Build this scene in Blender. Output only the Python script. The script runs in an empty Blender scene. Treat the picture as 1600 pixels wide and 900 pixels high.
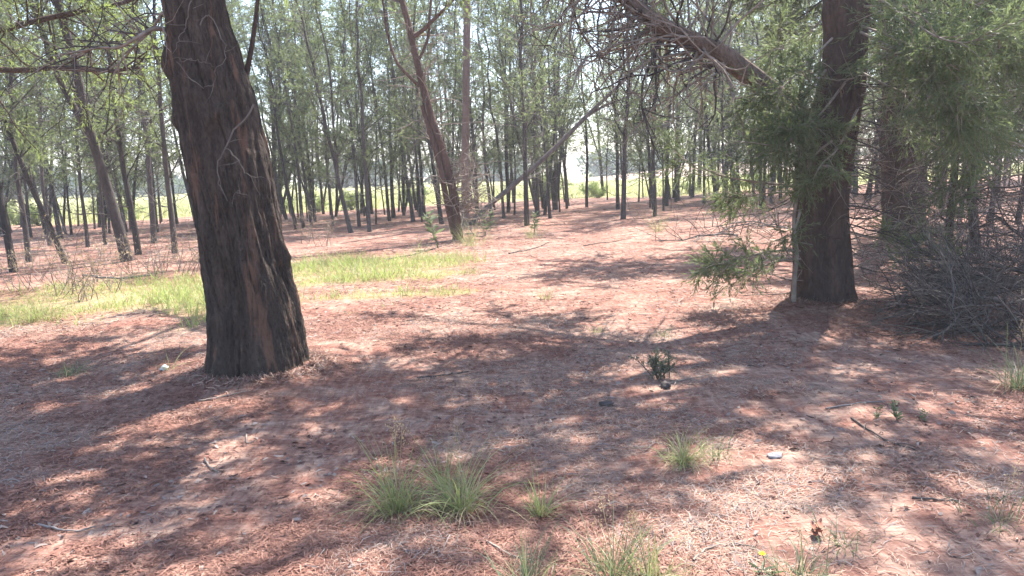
import bpy, math, random
import numpy as np
from mathutils import Vector, Quaternion, Matrix

# ------------------------------------------------------------------ camera, sky, sun, exposure
random.seed(11)
rng = np.random.default_rng(11)
scene = bpy.context.scene
col = scene.collection
R = math.radians

CAM = np.array([0.0, 0.0, 1.55])
FPX, PITCH, ROLL = 1209.0, R(8.5), R(-1.4)
cam_data = bpy.data.cameras.new("camera")
cam_data.lens = 36.0 * FPX / 1600.0
cam_data.sensor_width = 36.0
cam_data.clip_end = 2000.0
cam_data.clip_start = 0.05
cam = bpy.data.objects.new("camera", cam_data)
col.objects.link(cam)
CROT = (Matrix.Rotation(R(90) - PITCH, 4, 'X') @ Matrix.Rotation(ROLL, 4, 'Z'))
cam.matrix_world = Matrix.Translation(Vector(CAM)) @ CROT
scene.camera = cam

SUN_AZ, SUN_EL = R(33), R(57)          # azimuth to the right of the view direction (+Y)
sun_dir = Vector((math.sin(SUN_AZ) * math.cos(SUN_EL), math.cos(SUN_AZ) * math.cos(SUN_EL), math.sin(SUN_EL)))
world = bpy.data.worlds.new("World")
scene.world = world
world.use_nodes = True
wn = world.node_tree.nodes
sky = wn.new("ShaderNodeTexSky")
sky.sky_type = 'NISHITA'
sky.sun_disc = False
sky.sun_elevation = SUN_EL
sky.sun_rotation = SUN_AZ
sky.air_density = 1.0
sky.dust_density = 1.2
bg = wn["Background"]
bg.inputs["Strength"].default_value = 0.13
world.node_tree.links.new(sky.outputs["Color"], bg.inputs["Color"])

sd = bpy.data.lights.new("sun", 'SUN')
sd.energy = 4.6
sd.angle = R(0.53)
sd.color = (1.0, 0.95, 0.88)
sun = bpy.data.objects.new("sun", sd)
sun.rotation_euler = sun_dir.to_track_quat('Z', 'Y').to_euler()
sun.location = (20, 30, 40)
col.objects.link(sun)

scene.view_settings.view_transform = 'Standard'
scene.view_settings.look = 'None'
scene.view_settings.gamma = 1.0
scene.view_settings.use_curve_mapping = False
scene.view_settings.exposure = 2.05
scene.cycles.max_bounces = 4
scene.cycles.diffuse_bounces = 2
scene.cycles.transmission_bounces = 3
scene.cycles.volume_bounces = 0

# ------------------------------------------------------------------ small maths helpers
_CR = np.array(CROT.to_3x3())


def ray(px, py):
    return _CR @ np.array([(px - 800.0) / FPX, (450.0 - py) / FPX, -1.0])


def at(px, py, Y):
    """the point seen at photo pixel (px, py) in the upright plane y = Y"""
    d = ray(px, py)
    return CAM + d * (Y / d[1])


def _hash(ix, iy, iz, s):
    n = (ix.astype(np.int64) * 374761393 + iy.astype(np.int64) * 668265263 + iz.astype(np.int64) * 2147483647 + s * 1274126177)
    n = (n ^ (n >> 13)) * 1274126177
    n = n & 0x7fffffff
    n = (n ^ (n >> 16))
    return (n % 65536) / 65535.0


def vnoise(x, y, z=0.0, seed=0):
    x, y, z = np.broadcast_arrays(np.asarray(x, float), np.asarray(y, float), np.asarray(z, float))
    ix, iy, iz = np.floor(x), np.floor(y), np.floor(z)
    fx, fy, fz = x - ix, y - iy, z - iz
    fx, fy, fz = [t * t * (3 - 2 * t) for t in (fx, fy, fz)]
    out = 0
    for dx in (0, 1):
        for dy in (0, 1):
            for dz in (0, 1):
                w = (fx if dx else 1 - fx) * (fy if dy else 1 - fy) * (fz if dz else 1 - fz)
                out = out + w * _hash(ix + dx, iy + dy, iz + dz, seed)
    return out * 2 - 1


def sstep(a, b, x):
    t = np.clip((np.asarray(x, float) - a) / (b - a), 0, 1)
    return t * t * (3 - 2 * t)


MOUNDS = []          # (x, y, radius, height): the litter banked up round the trunks


def height(x, y):
    x = np.asarray(x, float)
    y = np.asarray(y, float)
    h = 0.017 * x * sstep(6, 26, y) * np.clip(60.0 / np.maximum(60, np.abs(x)), 0, 1)
    near = 1 - sstep(60, 90, np.hypot(x, y))
    h = h + near * (0.045 * vnoise(x * 0.45, y * 0.45, 0, 3) + 0.016 * vnoise(x * 1.7, y * 1.7, 0, 4))
    h = h + near * 0.006 * vnoise(x * 6, y * 6, 0, 5) * (1 - sstep(14, 20, y))
    for (mx, my, mr, mh) in MOUNDS:
        h = h + mh * np.exp(-((x - mx) ** 2 + (y - my) ** 2) / (mr * mr))
    return h


def ground(px, py):
    d = ray(px, py)
    t = 1.0
    z = 0.0
    for _ in range(12):
        t = (z - CAM[2]) / d[2] if d[2] < -1e-4 else 80.0
        t = min(t, 90.0)
        p = CAM + d * t
        z = float(height(p[0], p[1]))
    p = CAM + d * t
    return np.array([p[0], p[1], float(height(p[0], p[1]))])


MAIN = ground(405, 588) + np.array([0, 0.16, 0])
RIGHT = ground(1287, 478) + np.array([0, 0.2, 0])
MOUNDS += [(MAIN[0], MAIN[1], 0.62, 0.075), (RIGHT[0], RIGHT[1], 0.9, 0.06)]


# ------------------------------------------------------------------ mesh helpers
def mesh_from(name, verts, faces_list, mats, mat_idx=None, smooth=True):
    """faces_list: list of int arrays (n,k); mats: list of materials; mat_idx: list of arrays or ints"""
    me = bpy.data.meshes.new(name)
    verts = np.asarray(verts, np.float32)
    me.vertices.add(len(verts))
    me.vertices.foreach_set("co", verts.ravel())
    loops = np.concatenate([np.asarray(f, np.int32).ravel() for f in faces_list])
    counts = np.concatenate([np.full(len(f), f.shape[1], np.int32) for f in faces_list])
    starts = np.concatenate([[0], np.cumsum(counts)[:-1]]).astype(np.int32)
    me.loops.add(len(loops))
    me.loops.foreach_set("vertex_index", loops)
    me.polygons.add(len(counts))
    me.polygons.foreach_set("loop_start", starts)
    me.polygons.foreach_set("loop_total", counts)
    for m in mats:
        me.materials.append(m)
    if mat_idx is not None:
        mi = np.concatenate([np.full(len(f), i, np.int32) if np.isscalar(i) else np.asarray(i, np.int32) for f, i in zip(faces_list, mat_idx)])
        me.polygons.foreach_set("material_index", mi)
    if smooth:
        me.polygons.foreach_set("use_smooth", np.ones(len(counts), bool))
    me.update(calc_edges=True)
    me.validate()
    return me


class MB:
    def __init__(self):
        self.v, self.f, self.m, self.n = [], [], [], 0

    def add(self, verts, faces, mi=0):
        verts = np.asarray(verts, float).reshape(-1, 3)
        faces = np.asarray(faces, np.int64)
        self.v.append(verts)
        self.f.append(faces + self.n)
        self.m.append(mi)
        self.n += len(verts)

    def tube(self, path, radii, sides=6, mi=0, cap=True):
        v, f = tube(path, radii, sides)
        k = len(path)
        self.add(v, f, mi)
        if cap:
            c = self.n - len(v)
            ring = np.arange(sides) + (k - 1) * sides
            self.v.append(np.asarray(path[-1], float).reshape(1, 3))
            tip = self.n
            self.n += 1
            self.f.append(np.stack([ring + c, np.roll(ring, -1) + c, np.full(sides, tip)], 1))
            self.m.append(mi)

    def mesh(self, name, mats, smooth=True):
        return mesh_from(name, np.concatenate(self.v), self.f, mats, self.m, smooth)

    def build(self, name, mats, parent=None, smooth=True):
        return link(name, self.mesh(name, mats, smooth), parent)


def link(name, me, parent=None):
    o = bpy.data.objects.new(name, me)
    col.objects.link(o)
    if parent is not None:
        o.parent = parent
    return o


def empty(name, loc):
    o = bpy.data.objects.new(name, None)
    o.empty_display_size = 0.2
    o.location = Vector([float(c) for c in loc])
    col.objects.link(o)
    return o


def tag(o, label, cat, group=None):
    o["label"] = label
    o["category"] = cat
    if group:
        o["group"] = group
    return o


def kind(o, k, label=None, cat=None):
    o["kind"] = k
    if label:
        o["label"] = label
    if cat:
        o["category"] = cat
    return o


def copy_tree(o, parent=None):
    c = o.copy()
    col.objects.link(c)
    c.parent = parent
    for ch in o.children:
        copy_tree(ch, c)
    return c


def frames(path):
    P = np.asarray(path, float)
    T = np.gradient(P, axis=0)
    T /= np.linalg.norm(T, axis=1)[:, None] + 1e-9
    ref = np.array([1.0, 0, 0]) if abs(T[0][0]) < 0.8 else np.array([0, 1.0, 0])
    N = np.zeros_like(P)
    n = ref - T[0] * ref.dot(T[0])
    N[0] = n / np.linalg.norm(n)
    for i in range(1, len(P)):
        n = N[i - 1] - T[i] * N[i - 1].dot(T[i])
        N[i] = n / (np.linalg.norm(n) + 1e-9)
    return T, N, np.cross(T, N)


def tube(path, radii, sides):
    P = np.asarray(path, float)
    r = np.asarray(radii, float) * np.ones(len(P))
    T, N, B = frames(P)
    a = np.linspace(0, 2 * math.pi, sides, endpoint=False)
    ring = np.cos(a)[None, :, None] * N[:, None, :] + np.sin(a)[None, :, None] * B[:, None, :]
    v = (P[:, None, :] + ring * r[:, None, None]).reshape(-1, 3)
    i = np.arange(len(P) - 1)[:, None] * sides
    j = np.arange(sides)[None, :]
    jn = (j + 1) % sides
    f = np.stack([i + j, i + jn, i + sides + jn, i + sides + j], -1).reshape(-1, 4)
    return v, f


def spline(ctrl, n):
    """Catmull-Rom through the control points (any columns)"""
    c = np.asarray(ctrl, float)
    c = np.vstack([2 * c[0] - c[1], c, 2 * c[-1] - c[-2]])
    out = []
    m = len(c) - 3
    for u in np.linspace(0, m - 1e-6, n):
        i = int(u)
        t = u - i
        p0, p1, p2, p3 = c[i:i + 4]
        out.append(0.5 * ((2 * p1) + (-p0 + p2) * t + (2 * p0 - 5 * p1 + 4 * p2 - p3) * t * t + (-p0 + 3 * p1 - 3 * p2 + p3) * t ** 3))
    return np.array(out)


def unit(v):
    v = np.asarray(v, float)
    return v / (np.linalg.norm(v) + 1e-9)


def wander(p0, d0, length, n, wob, up=0.0):
    """a crooked path; up > 0 bends it skyward, < 0 lets it droop"""
    p = [np.asarray(p0, float)]
    d = unit(d0)
    s = length / (n - 1)
    for _ in range(n - 1):
        d = unit(d + rng.normal(0, wob, 3) + np.array([0, 0, up]))
        p.append(p[-1] + d * s)
    return np.array(p)


def leaves(anchors, dirs, length, width, spread=0.4, mats=None):
    """one slim diamond leaf at every anchor, pointing about along dirs; returns verts, quads"""
    A = np.asarray(anchors, float)
    n = len(A)
    D = np.asarray(dirs, float) + rng.normal(0, spread, (n, 3))
    D /= np.linalg.norm(D, axis=1)[:, None] + 1e-9
    X = rng.normal(0, 1, (n, 3))
    S = np.cross(D, X)
    S /= np.linalg.norm(S, axis=1)[:, None] + 1e-9
    U = np.cross(S, D)
    L = length * rng.uniform(0.6, 1.25, n)[:, None]
    W = width * rng.uniform(0.7, 1.25, n)[:, None]
    bend = U * L * rng.uniform(-0.12, 0.12, n)[:, None]
    v = np.stack([A, A + D * L * 0.45 + S * W * 0.5 + bend, A + D * L, A + D * L * 0.45 - S * W * 0.5 + bend], 1).reshape(-1, 3)
    f = np.arange(n * 4).reshape(n, 4)
    return v, f


# ------------------------------------------------------------------ materials
def newmat(name):
    m = bpy.data.materials.new(name)
    m.use_nodes = True
    nt = m.node_tree
    return m, nt, nt.nodes["Principled BSDF"]


def nd(nt, t, **kw):
    n = nt.nodes.new(t)
    for k, v in kw.items():
        if k in n.inputs:
            n.inputs[k].default_value = v
        else:
            setattr(n, k, v)
    return n


def ramp(nt, fac, stops):
    r = nt.nodes.new("ShaderNodeValToRGB")
    e = r.color_ramp.elements
    while len(e) < len(stops):
        e.new(0.5)
    for el, (p, c) in zip(e, stops):
        el.position = p
        el.color = (*c, 1.0)
    nt.links.new(fac, r.inputs["Fac"])
    return r.outputs["Color"]


def noise(nt, scale, detail=4, vec=None, rough=0.6, mapscale=None, coord="Object"):
    tc = nt.nodes.new("ShaderNodeTexCoord")
    src = tc.outputs[coord]
    if mapscale is not None:
        mp = nt.nodes.new("ShaderNodeMapping")
        mp.inputs["Scale"].default_value = mapscale
        nt.links.new(src, mp.inputs["Vector"])
        src = mp.outputs["Vector"]
    n = nd(nt, "ShaderNodeTexNoise", Scale=scale, Detail=detail, Roughness=rough)
    nt.links.new(src, n.inputs["Vector"])
    return n.outputs["Fac"]


def mix(nt, fac, a, b, mode='MIX'):
    m = nt.nodes.new("ShaderNodeMix")
    m.data_type = 'RGBA'
    m.blend_type = mode
    for sock, val in ((m.inputs[0], fac), (m.inputs[6], a), (m.inputs[7], b)):
        if hasattr(val, "links"):
            nt.links.new(val, sock)
        elif isinstance(val, (tuple, list)):
            sock.default_value = (*val, 1.0)
        else:
            sock.default_value = val
    return m.outputs[2]


def maths(nt, op, a, b=0.0):
    m = nt.nodes.new("ShaderNodeMath")
    m.operation = op
    for s, v in ((m.inputs[0], a), (m.inputs[1], b)):
        if hasattr(v, "links"):
            nt.links.new(v, s)
        else:
            s.default_value = v
    return m.outputs[0]


def bark_mat(name, dark, mid, light, scale=9.0, bump=0.6, streak=None, var=0.25):
    m, nt, p = newmat(name)
    a = noise(nt, scale, 6, mapscale=(1, 1, 0.24))
    b = noise(nt, scale * 4.5, 5, mapscale=(1, 1, 0.45))
    c = ramp(nt, a, [(0.30, dark), (0.52, mid), (0.74, light)])
    c = mix(nt, 0.35, c, ramp(nt, b, [(0.3, dark), (0.7, light)]))
    if streak:
        s = noise(nt, 7.0, 6, mapscale=(1.3, 1.3, 0.13), rough=0.65)
        c = mix(nt, ramp(nt, s, [(0.565, (0, 0, 0)), (0.64, (0.75, 0.75, 0.75))]), c, streak)
    oi = nt.nodes.new("ShaderNodeObjectInfo")
    hs = nt.nodes.new("ShaderNodeHueSaturation")
    nt.links.new(c, hs.inputs["Color"])
    nt.links.new(maths(nt, 'ADD', maths(nt, 'MULTIPLY', oi.outputs["Random"], 2 * var), 1 - var), hs.inputs["Value"])
    nt.links.new(hs.outputs["Color"], p.inputs["Base Color"])
    p.inputs["Roughness"].default_value = 0.92
    p.inputs["Specular IOR Level"].default_value = 0.2
    bp = nd(nt, "ShaderNodeBump", Strength=bump, Distance=0.07)
    nt.links.new(mix(nt, 0.4, a, b), bp.inputs["Height"])
    nt.links.new(bp.outputs["Normal"], p.inputs["Normal"])
    return m


def leaf_mat(name, c1, c2, trans, tf=0.45, patch=2.2):
    """c1, c2: two leaf greens mixed leaf by leaf; trans: the light a leaf lets through"""
    m, nt, p = newmat(name)
    geo = nt.nodes.new("ShaderNodeNewGeometry")
    oi = nt.nodes.new("ShaderNodeObjectInfo")
    n1 = noise(nt, patch, 3)
    isl = geo.outputs["Random Per Island"]
    f = maths(nt, 'ADD', maths(nt, 'MULTIPLY', isl, 0.5), maths(nt, 'MULTIPLY', n1, 0.5))
    c = mix(nt, f, c1, c2)
    hs = nt.nodes.new("ShaderNodeHueSaturation")
    nt.links.new(c, hs.inputs["Color"])
    nt.links.new(maths(nt, 'ADD', maths(nt, 'MULTIPLY', oi.outputs["Random"], 0.5), 0.75), hs.inputs["Value"])
    nt.links.new(hs.outputs["Color"], p.inputs["Base Color"])
    p.inputs["Roughness"].default_value = 0.55
    p.inputs["Specular IOR Level"].default_value = 0.3
    tr = nt.nodes.new("ShaderNodeBsdfTranslucent")
    tr.inputs["Color"].default_value = (*trans, 1)
    ms = nt.nodes.new("ShaderNodeMixShader")
    ms.inputs[0].default_value = tf
    nt.links.new(p.outputs[0], ms.inputs[1])
    nt.links.new(tr.outputs[0], ms.inputs[2])
    nt.links.new(ms.outputs[0], nt.nodes["Material Output"].inputs["Surface"])
    return m


def plain(name, c, c2=None, rough=0.85, scale=12.0):
    m, nt, p = newmat(name)
    c2 = c2 or tuple(x * 0.6 for x in c)
    nt.links.new(ramp(nt, noise(nt, scale, 5), [(0.3, c2), (0.7, c)]), p.inputs["Base Color"])
    p.inputs["Roughness"].default_value = rough
    p.inputs["Specular IOR Level"].default_value = 0.25
    return m


def litter_mat(name, c1, c2):
    m, nt, p = newmat(name)
    geo = nt.nodes.new("ShaderNodeNewGeometry")
    nt.links.new(mix(nt, geo.outputs["Random Per Island"], c1, c2), p.inputs["Base Color"])
    p.inputs["Roughness"].default_value = 0.75
    p.inputs["Specular IOR Level"].default_value = 0.3
    return m


M = {}
M['bark_big'] = bark_mat('bark_big', (0.017, 0.013, 0.011), (0.044, 0.033, 0.027), (0.12, 0.088, 0.07), 12.0, 1.0, (0.16, 0.088, 0.06), 0.0)
M['bark_right'] = bark_mat('bark_right', (0.028, 0.019, 0.017), (0.065, 0.043, 0.036), (0.14, 0.09, 0.07), 9.0, 0.9, None, 0.05)
M['bark_limb'] = bark_mat('bark_limb', (0.06, 0.043, 0.035), (0.13, 0.092, 0.073), (0.24, 0.175, 0.14), 11.0, 0.8, None, 0.0)
M['bark_red'] = bark_mat('bark_red', (0.045, 0.025, 0.022), (0.095, 0.05, 0.042), (0.17, 0.10, 0.08), 7.0, 0.7, None, 0.1)
M['bark_grove'] = bark_mat('bark_grove', (0.03, 0.026, 0.025), (0.062, 0.052, 0.05), (0.13, 0.11, 0.10), 7.0, 0.6, None, 0.35)
M['bark_pole'] = bark_mat('bark_pole', (0.06, 0.05, 0.047), (0.12, 0.10, 0.092), (0.22, 0.18, 0.165), 7.0, 0.5, None, 0.1)
M['bark_pale'] = bark_mat('bark_pale', (0.11, 0.075, 0.065), (0.19, 0.13, 0.11), (0.28, 0.20, 0.17), 7.0, 0.5, None, 0.2)
M['twig'] = plain('twig', (0.30, 0.245, 0.20), (0.15, 0.12, 0.10))
M['twig_grey'] = plain('twig_grey', (0.26, 0.23, 0.21), (0.10, 0.088, 0.083))
M['twig_heap'] = plain('twig_heap', (0.17, 0.145, 0.125), (0.055, 0.046, 0.042))
M['twig_soft'] = plain('twig_soft', (0.17, 0.145, 0.125), (0.08, 0.068, 0.06))
M['twig_dark'] = plain('twig_dark', (0.10, 0.08, 0.072), (0.035, 0.028, 0.027))
M['leaf_grove'] = leaf_mat('leaf_grove', (0.045, 0.063, 0.036), (0.11, 0.13, 0.07), (0.23, 0.285, 0.12), 0.46, 0.8)
M['leaf_right'] = leaf_mat('leaf_right', (0.045, 0.064, 0.036), (0.13, 0.155, 0.085), (0.19, 0.24, 0.10), 0.44, 3.5)
M['leaf_bright'] = leaf_mat('leaf_bright', (0.07, 0.10, 0.04), (0.13, 0.16, 0.07), (0.26, 0.33, 0.09), 0.5)
M['leaf_far'] = leaf_mat('leaf_far', (0.045, 0.075, 0.05), (0.08, 0.11, 0.065), (0.12, 0.18, 0.08), 0.3, 0.05)
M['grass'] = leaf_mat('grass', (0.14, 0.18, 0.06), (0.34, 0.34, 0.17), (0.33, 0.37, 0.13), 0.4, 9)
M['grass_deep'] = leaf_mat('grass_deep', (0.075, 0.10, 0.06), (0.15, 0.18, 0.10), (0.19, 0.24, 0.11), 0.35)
M['bush'] = leaf_mat('bush', (0.07, 0.09, 0.065), (0.16, 0.18, 0.125), (0.15, 0.18, 0.10), 0.25, 12)
M['straw'] = leaf_mat('straw', (0.30, 0.22, 0.13), (0.42, 0.33, 0.21), (0.35, 0.27, 0.15), 0.3)
M['verge'] = leaf_mat('verge', (0.15, 0.22, 0.06), (0.34, 0.37, 0.15), (0.36, 0.44, 0.13), 0.4, 1.5)
M['fieldgrass'] = leaf_mat('fieldgrass', (0.22, 0.24, 0.10), (0.42, 0.39, 0.22), (0.40, 0.41, 0.19), 0.4, 0.2)
M['lit_red'] = litter_mat('lit_red', (0.10, 0.038, 0.028), (0.29, 0.145, 0.105))
M['lit_tan'] = litter_mat('lit_tan', (0.26, 0.155, 0.115), (0.45, 0.31, 0.23))
M['lit_dark'] = litter_mat('lit_dark', (0.055, 0.026, 0.022), (0.17, 0.08, 0.062))
M['lit_grey'] = litter_mat('lit_grey', (0.12, 0.09, 0.085), (0.27, 0.21, 0.18))
M['white'] = plain('white', (0.78, 0.78, 0.76), (0.6, 0.6, 0.58), 0.6)
M['stone'] = plain('stone', (0.34, 0.32, 0.32), (0.2, 0.19, 0.19))
M['yellow'] = plain('yellow', (0.85, 0.62, 0.02), (0.8, 0.5, 0.01), 0.5)
M['dry_leaf'] = plain('dry_leaf', (0.36, 0.17, 0.12), (0.22, 0.09, 0.06))


# the forest floor: a mat of red needles and bark shreds, turning to grass in the verge and the field
def ground_material():
    m, nt, p = newmat('forest_floor')
    big = noise(nt, 0.8, 4)
    med = noise(nt, 3.2, 5)
    fa = noise(nt, 26, 5, mapscale=(1, 0.22, 1), rough=0.7)
    tc = nt.nodes.new("ShaderNodeTexCoord")
    mp = nd(nt, "ShaderNodeMapping")
    mp.inputs["Rotation"].default_value = (0, 0, 1.0)
    mp.inputs["Scale"].default_value = (0.22, 1, 1)
    nt.links.new(tc.outputs["Object"], mp.inputs["Vector"])
    fbn = nd(nt, "ShaderNodeTexNoise", Scale=30.0, Detail=5, Roughness=0.7)
    nt.links.new(mp.outputs["Vector"], fbn.inputs["Vector"])
    fib = mix(nt, 0.5, fa, fbn.outputs["Fac"])
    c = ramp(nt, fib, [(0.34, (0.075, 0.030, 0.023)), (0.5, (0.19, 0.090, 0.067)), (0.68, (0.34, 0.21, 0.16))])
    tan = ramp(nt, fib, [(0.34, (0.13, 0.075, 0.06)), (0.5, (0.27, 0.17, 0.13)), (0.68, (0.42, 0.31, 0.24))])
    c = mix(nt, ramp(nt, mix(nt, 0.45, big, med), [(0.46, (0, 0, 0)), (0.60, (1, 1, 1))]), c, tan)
    # grass: a painted attribute says where the verge and the field are (they really are there)
    at_ = nt.nodes.new("ShaderNodeAttribute")
    at_.attribute_name = "grass"
    gcol = ramp(nt, mix(nt, 0.5, noise(nt, 0.25, 4), noise(nt, 5, 5)), [(0.35, (0.17, 0.18, 0.07)), (0.55, (0.29, 0.28, 0.11)), (0.72, (0.40, 0.35, 0.19))])
    c = mix(nt, at_.outputs["Fac"], c, gcol)
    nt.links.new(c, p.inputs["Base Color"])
    p.inputs["Roughness"].default_value = 0.95
    p.inputs["Specular IOR Level"].default_value = 0.15
    bp = nd(nt, "ShaderNodeBump", Strength=0.8, Distance=0.025)
    nt.links.new(fib, bp.inputs["Height"])
    nt.links.new(bp.outputs["Normal"], p.inputs["Normal"])
    return m


M['floor'] = ground_material()

# ------------------------------------------------------------------ the setting: ground, bank, far wood


def grove_edge(x):
    """where the trees stop and the field begins"""
    return 41.0 + 0.22 * x + 2.5 * vnoise(x * 0.12, 0.5, 0, 9)


def field_amount(x, y):
    e = grove_edge(x)
    return sstep(-1.2, 1.5, y - e + 1.6 * vnoise(x * 0.6, y * 0.6, 0, 12))


VERGE = [(ground(120, 478), 3.4, 1.3, 0.0), (ground(250, 460), 2.6, 1.4, 0.1), (ground(470, 432), 1.5, 1.7, 0.0),
         (ground(560, 418), 1.9, 1.5, 0.1), (ground(630, 428), 0.9, 0.7, 0.2), (ground(20, 488), 1.6, 1.2, 0.0),
         (ground(600, 462), 1.3, 0.3, 0.15)]


def verge_amount(x, y):
    g = 0
    for (c, a, b, t) in VERGE:
        dx, dy = x - c[0], y - c[1]
        q = np.sqrt((dx / a) ** 2 + ((dy - t * dx) / b) ** 2)
        g = np.maximum(g, 1 - sstep(0.45, 1.15, q + 0.4 * vnoise(x * 0.9, y * 0.9, 0, 21) + 0.35 * vnoise(x * 2.6, y * 2.6, 0, 22)))
    return g


def graded(lo, hi, near, n, k):
    """n samples from lo to hi, packed round `near`"""
    t = np.linspace(-1, 1, n)
    s = np.sign(t) * (np.expm1(k * np.abs(t)) / math.expm1(k))
    return np.where(s < 0, near + (near - lo) * s, near + (hi - near) * s)


gx = graded(-420, 420, 0, 361, 7.5)
gy = graded(-420, 420, 5, 421, 7.2)
GX, GY = np.meshgrid(gx, gy)
GZ = height(GX, GY)
V = np.stack([GX, GY, GZ], -1).reshape(-1, 3)
ny, nx = GX.shape
I = (np.arange(ny - 1)[:, None] * nx + np.arange(nx - 1)[None, :]).ravel()
F = np.stack([I, I + 1, I + nx + 1, I + nx], 1)
me = mesh_from("ground", V, [F], [M['floor']])
amt = np.maximum(field_amount(GX, GY), 0.35 * verge_amount(GX, GY)).ravel().astype(np.float32)
attr = me.attributes.new("grass", 'FLOAT', 'POINT')
attr.data.foreach_set("value", amt)
kind(link("ground", me), "structure")

# a pale sandy bank beyond the field, seen through the trees right of centre
bx = np.linspace(8, 75, 60)
rows = []
for k, (dy, dz) in enumerate([(0, -0.3), (2, 0.9), (5, 1.9), (9, 2.2), (15, -0.4)]):
    yy = 100 + dy + 0.05 * bx
    rows.append(np.stack([bx, yy, dz * (0.8 + 0.35 * vnoise(bx * 0.2, k, 0, 31)) * np.sin(np.clip((bx - 8) / 67, 0, 1) * math.pi) ** 0.5 + height(bx, yy) - 0.05], 1))
bv = np.concatenate(rows)
I = (np.arange(4)[:, None] * 60 + np.arange(59)[None, :]).ravel()
M['sand'] = plain('sand', (0.46, 0.36, 0.28), (0.34, 0.25, 0.19), 0.95, 0.8)
kind(link("sandy_bank", mesh_from("sandy_bank", bv, [np.stack([I, I + 1, I + 61, I + 60], 1)], [M['sand']])), "structure")


# far woodland: one mass of trees across the field
def far_woods():
    b = MB()
    A, Dn = [], []
    for k in range(150):
        x = rng.uniform(-190, 190)
        y = 135 + rng.uniform(0, 40) + 0.1 * x
        hgt = rng.uniform(3.5, 6.5) * (0.8 + 0.3 * vnoise(x * 0.03, 0.3, 0, 41))
        rad = rng.uniform(2.5, 5.0)
        z0 = float(height(x, y))
        b.tube([(x, y, z0 - 0.3), (x + rng.normal(0, .3), y, z0 + hgt * 0.6)], [0.25, 0.08], 4, 1)
        n = 420
        u = rng.normal(0, 1, (n, 3))
        u /= np.linalg.norm(u, axis=1)[:, None]
        q = u * (rng.uniform(0.25, 1, n) ** 0.5)[:, None] * np.array([rad, rad, hgt * 0.5])
        q *= (1 + 0.3 * vnoise(u[:, 0] * 2 + k, u[:, 1] * 2, u[:, 2] * 2, 5))[:, None]
        A.append(q + np.array([x, y, z0 + hgt * 0.52]))
        Dn.append(u)
    v, f = leaves(np.concatenate(A), np.concatenate(Dn), 1.0, 0.6, 1.2)
    b.add(v, f, 0)
    kind(b.build("far_woodland", [M['leaf_far'], M['bark_grove']]), "stuff", "hazy blue green belt of trees on the far side of the field", "woodland")


far_woods()


# ------------------------------------------------------------------ grass, generic
def blade_mesh(b, base, tipdir, length, width, droop, mi, segs=4):
    """many arching blades at once: base (n,3), tipdir (n,3) start direction"""
    n = len(base)
    d = tipdir / (np.linalg.norm(tipdir, axis=1)[:, None] + 1e-9)
    side = np.cross(d, np.array([0, 0, 1.0])) + rng.normal(0, 0.25, (n, 3))
    side /= np.linalg.norm(side, axis=1)[:, None] + 1e-9
    p = base.copy()
    pts = [p.copy()]
    L = length[:, None] / segs
    for s in range(segs):
        p = p + d * L
        d = d + np.array([0, 0, -1.0]) * droop[:, None] / segs
        d = d / np.linalg.norm(d, axis=1)[:, None]
        pts.append(p.copy())
    rowsv = []
    for s, q in enumerate(pts):
        w = width[:, None] * (1 - (s / segs) ** 1.6) * 0.5 * (0.75 if s == 0 else 1)
        if s < segs:
            rowsv += [q - side * w, q + side * w]
        else:
            rowsv += [q]
    m = len(rowsv)
    v = np.stack(rowsv, 1).reshape(-1, 3)
    o = (np.arange(n) * m)[:, None]
    fq = []
    for s in range(segs - 1):
        fq.append(o + np.array([2 * s, 2 * s + 1, 2 * s + 3, 2 * s + 2]))
    b.add(v, np.concatenate(fq), mi)
    e = 2 * (segs - 1)
    b.f.append(o + np.array([e, e + 1, e + 2]) + (b.n - len(v)))
    b.m.append(mi)


def verge_grass():
    b = MB()
    N = 85000
    x = rng.uniform(-9.5, 1.2, N)
    y = rng.uniform(7.5, 17.0, N)
    keep = rng.uniform(0, 1, N) < verge_amount(x, y) ** 1.3 * (0.45 + 0.55 * (vnoise(x * 1.6, y * 1.6, 0, 8) > -0.25))
    keep &= (np.abs(x) < y * 0.72 + 1)
    x, y = x[keep], y[keep]
    n = len(x)
    base = np.stack([x, y, height(x, y) - 0.01], 1)
    d = np.stack([rng.normal(0, .45, n), rng.normal(0, .45, n), np.ones(n)], 1)
    cut = n * 4 // 5
    L = rng.uniform(0.08, 0.36, n) * (0.7 + 0.75 * vnoise(x * 0.9, y * 0.9, 0, 51))
    blade_mesh(b, base[:cut], d[:cut], L[:cut], rng.uniform(.006, .012, cut), rng.uniform(.4, 1.6, cut), 0, 3)
    blade_mesh(b, base[cut:], d[cut:], L[cut:], rng.uniform(.005, .01, n - cut), rng.uniform(.3, 1.3, n - cut), 1, 3)
    kind(b.build("verge_grass", [M['verge'], M['straw']]), "stuff", "sunlit yellow green grass growing in the clearing behind the big trunk", "grass")


verge_grass()


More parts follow.
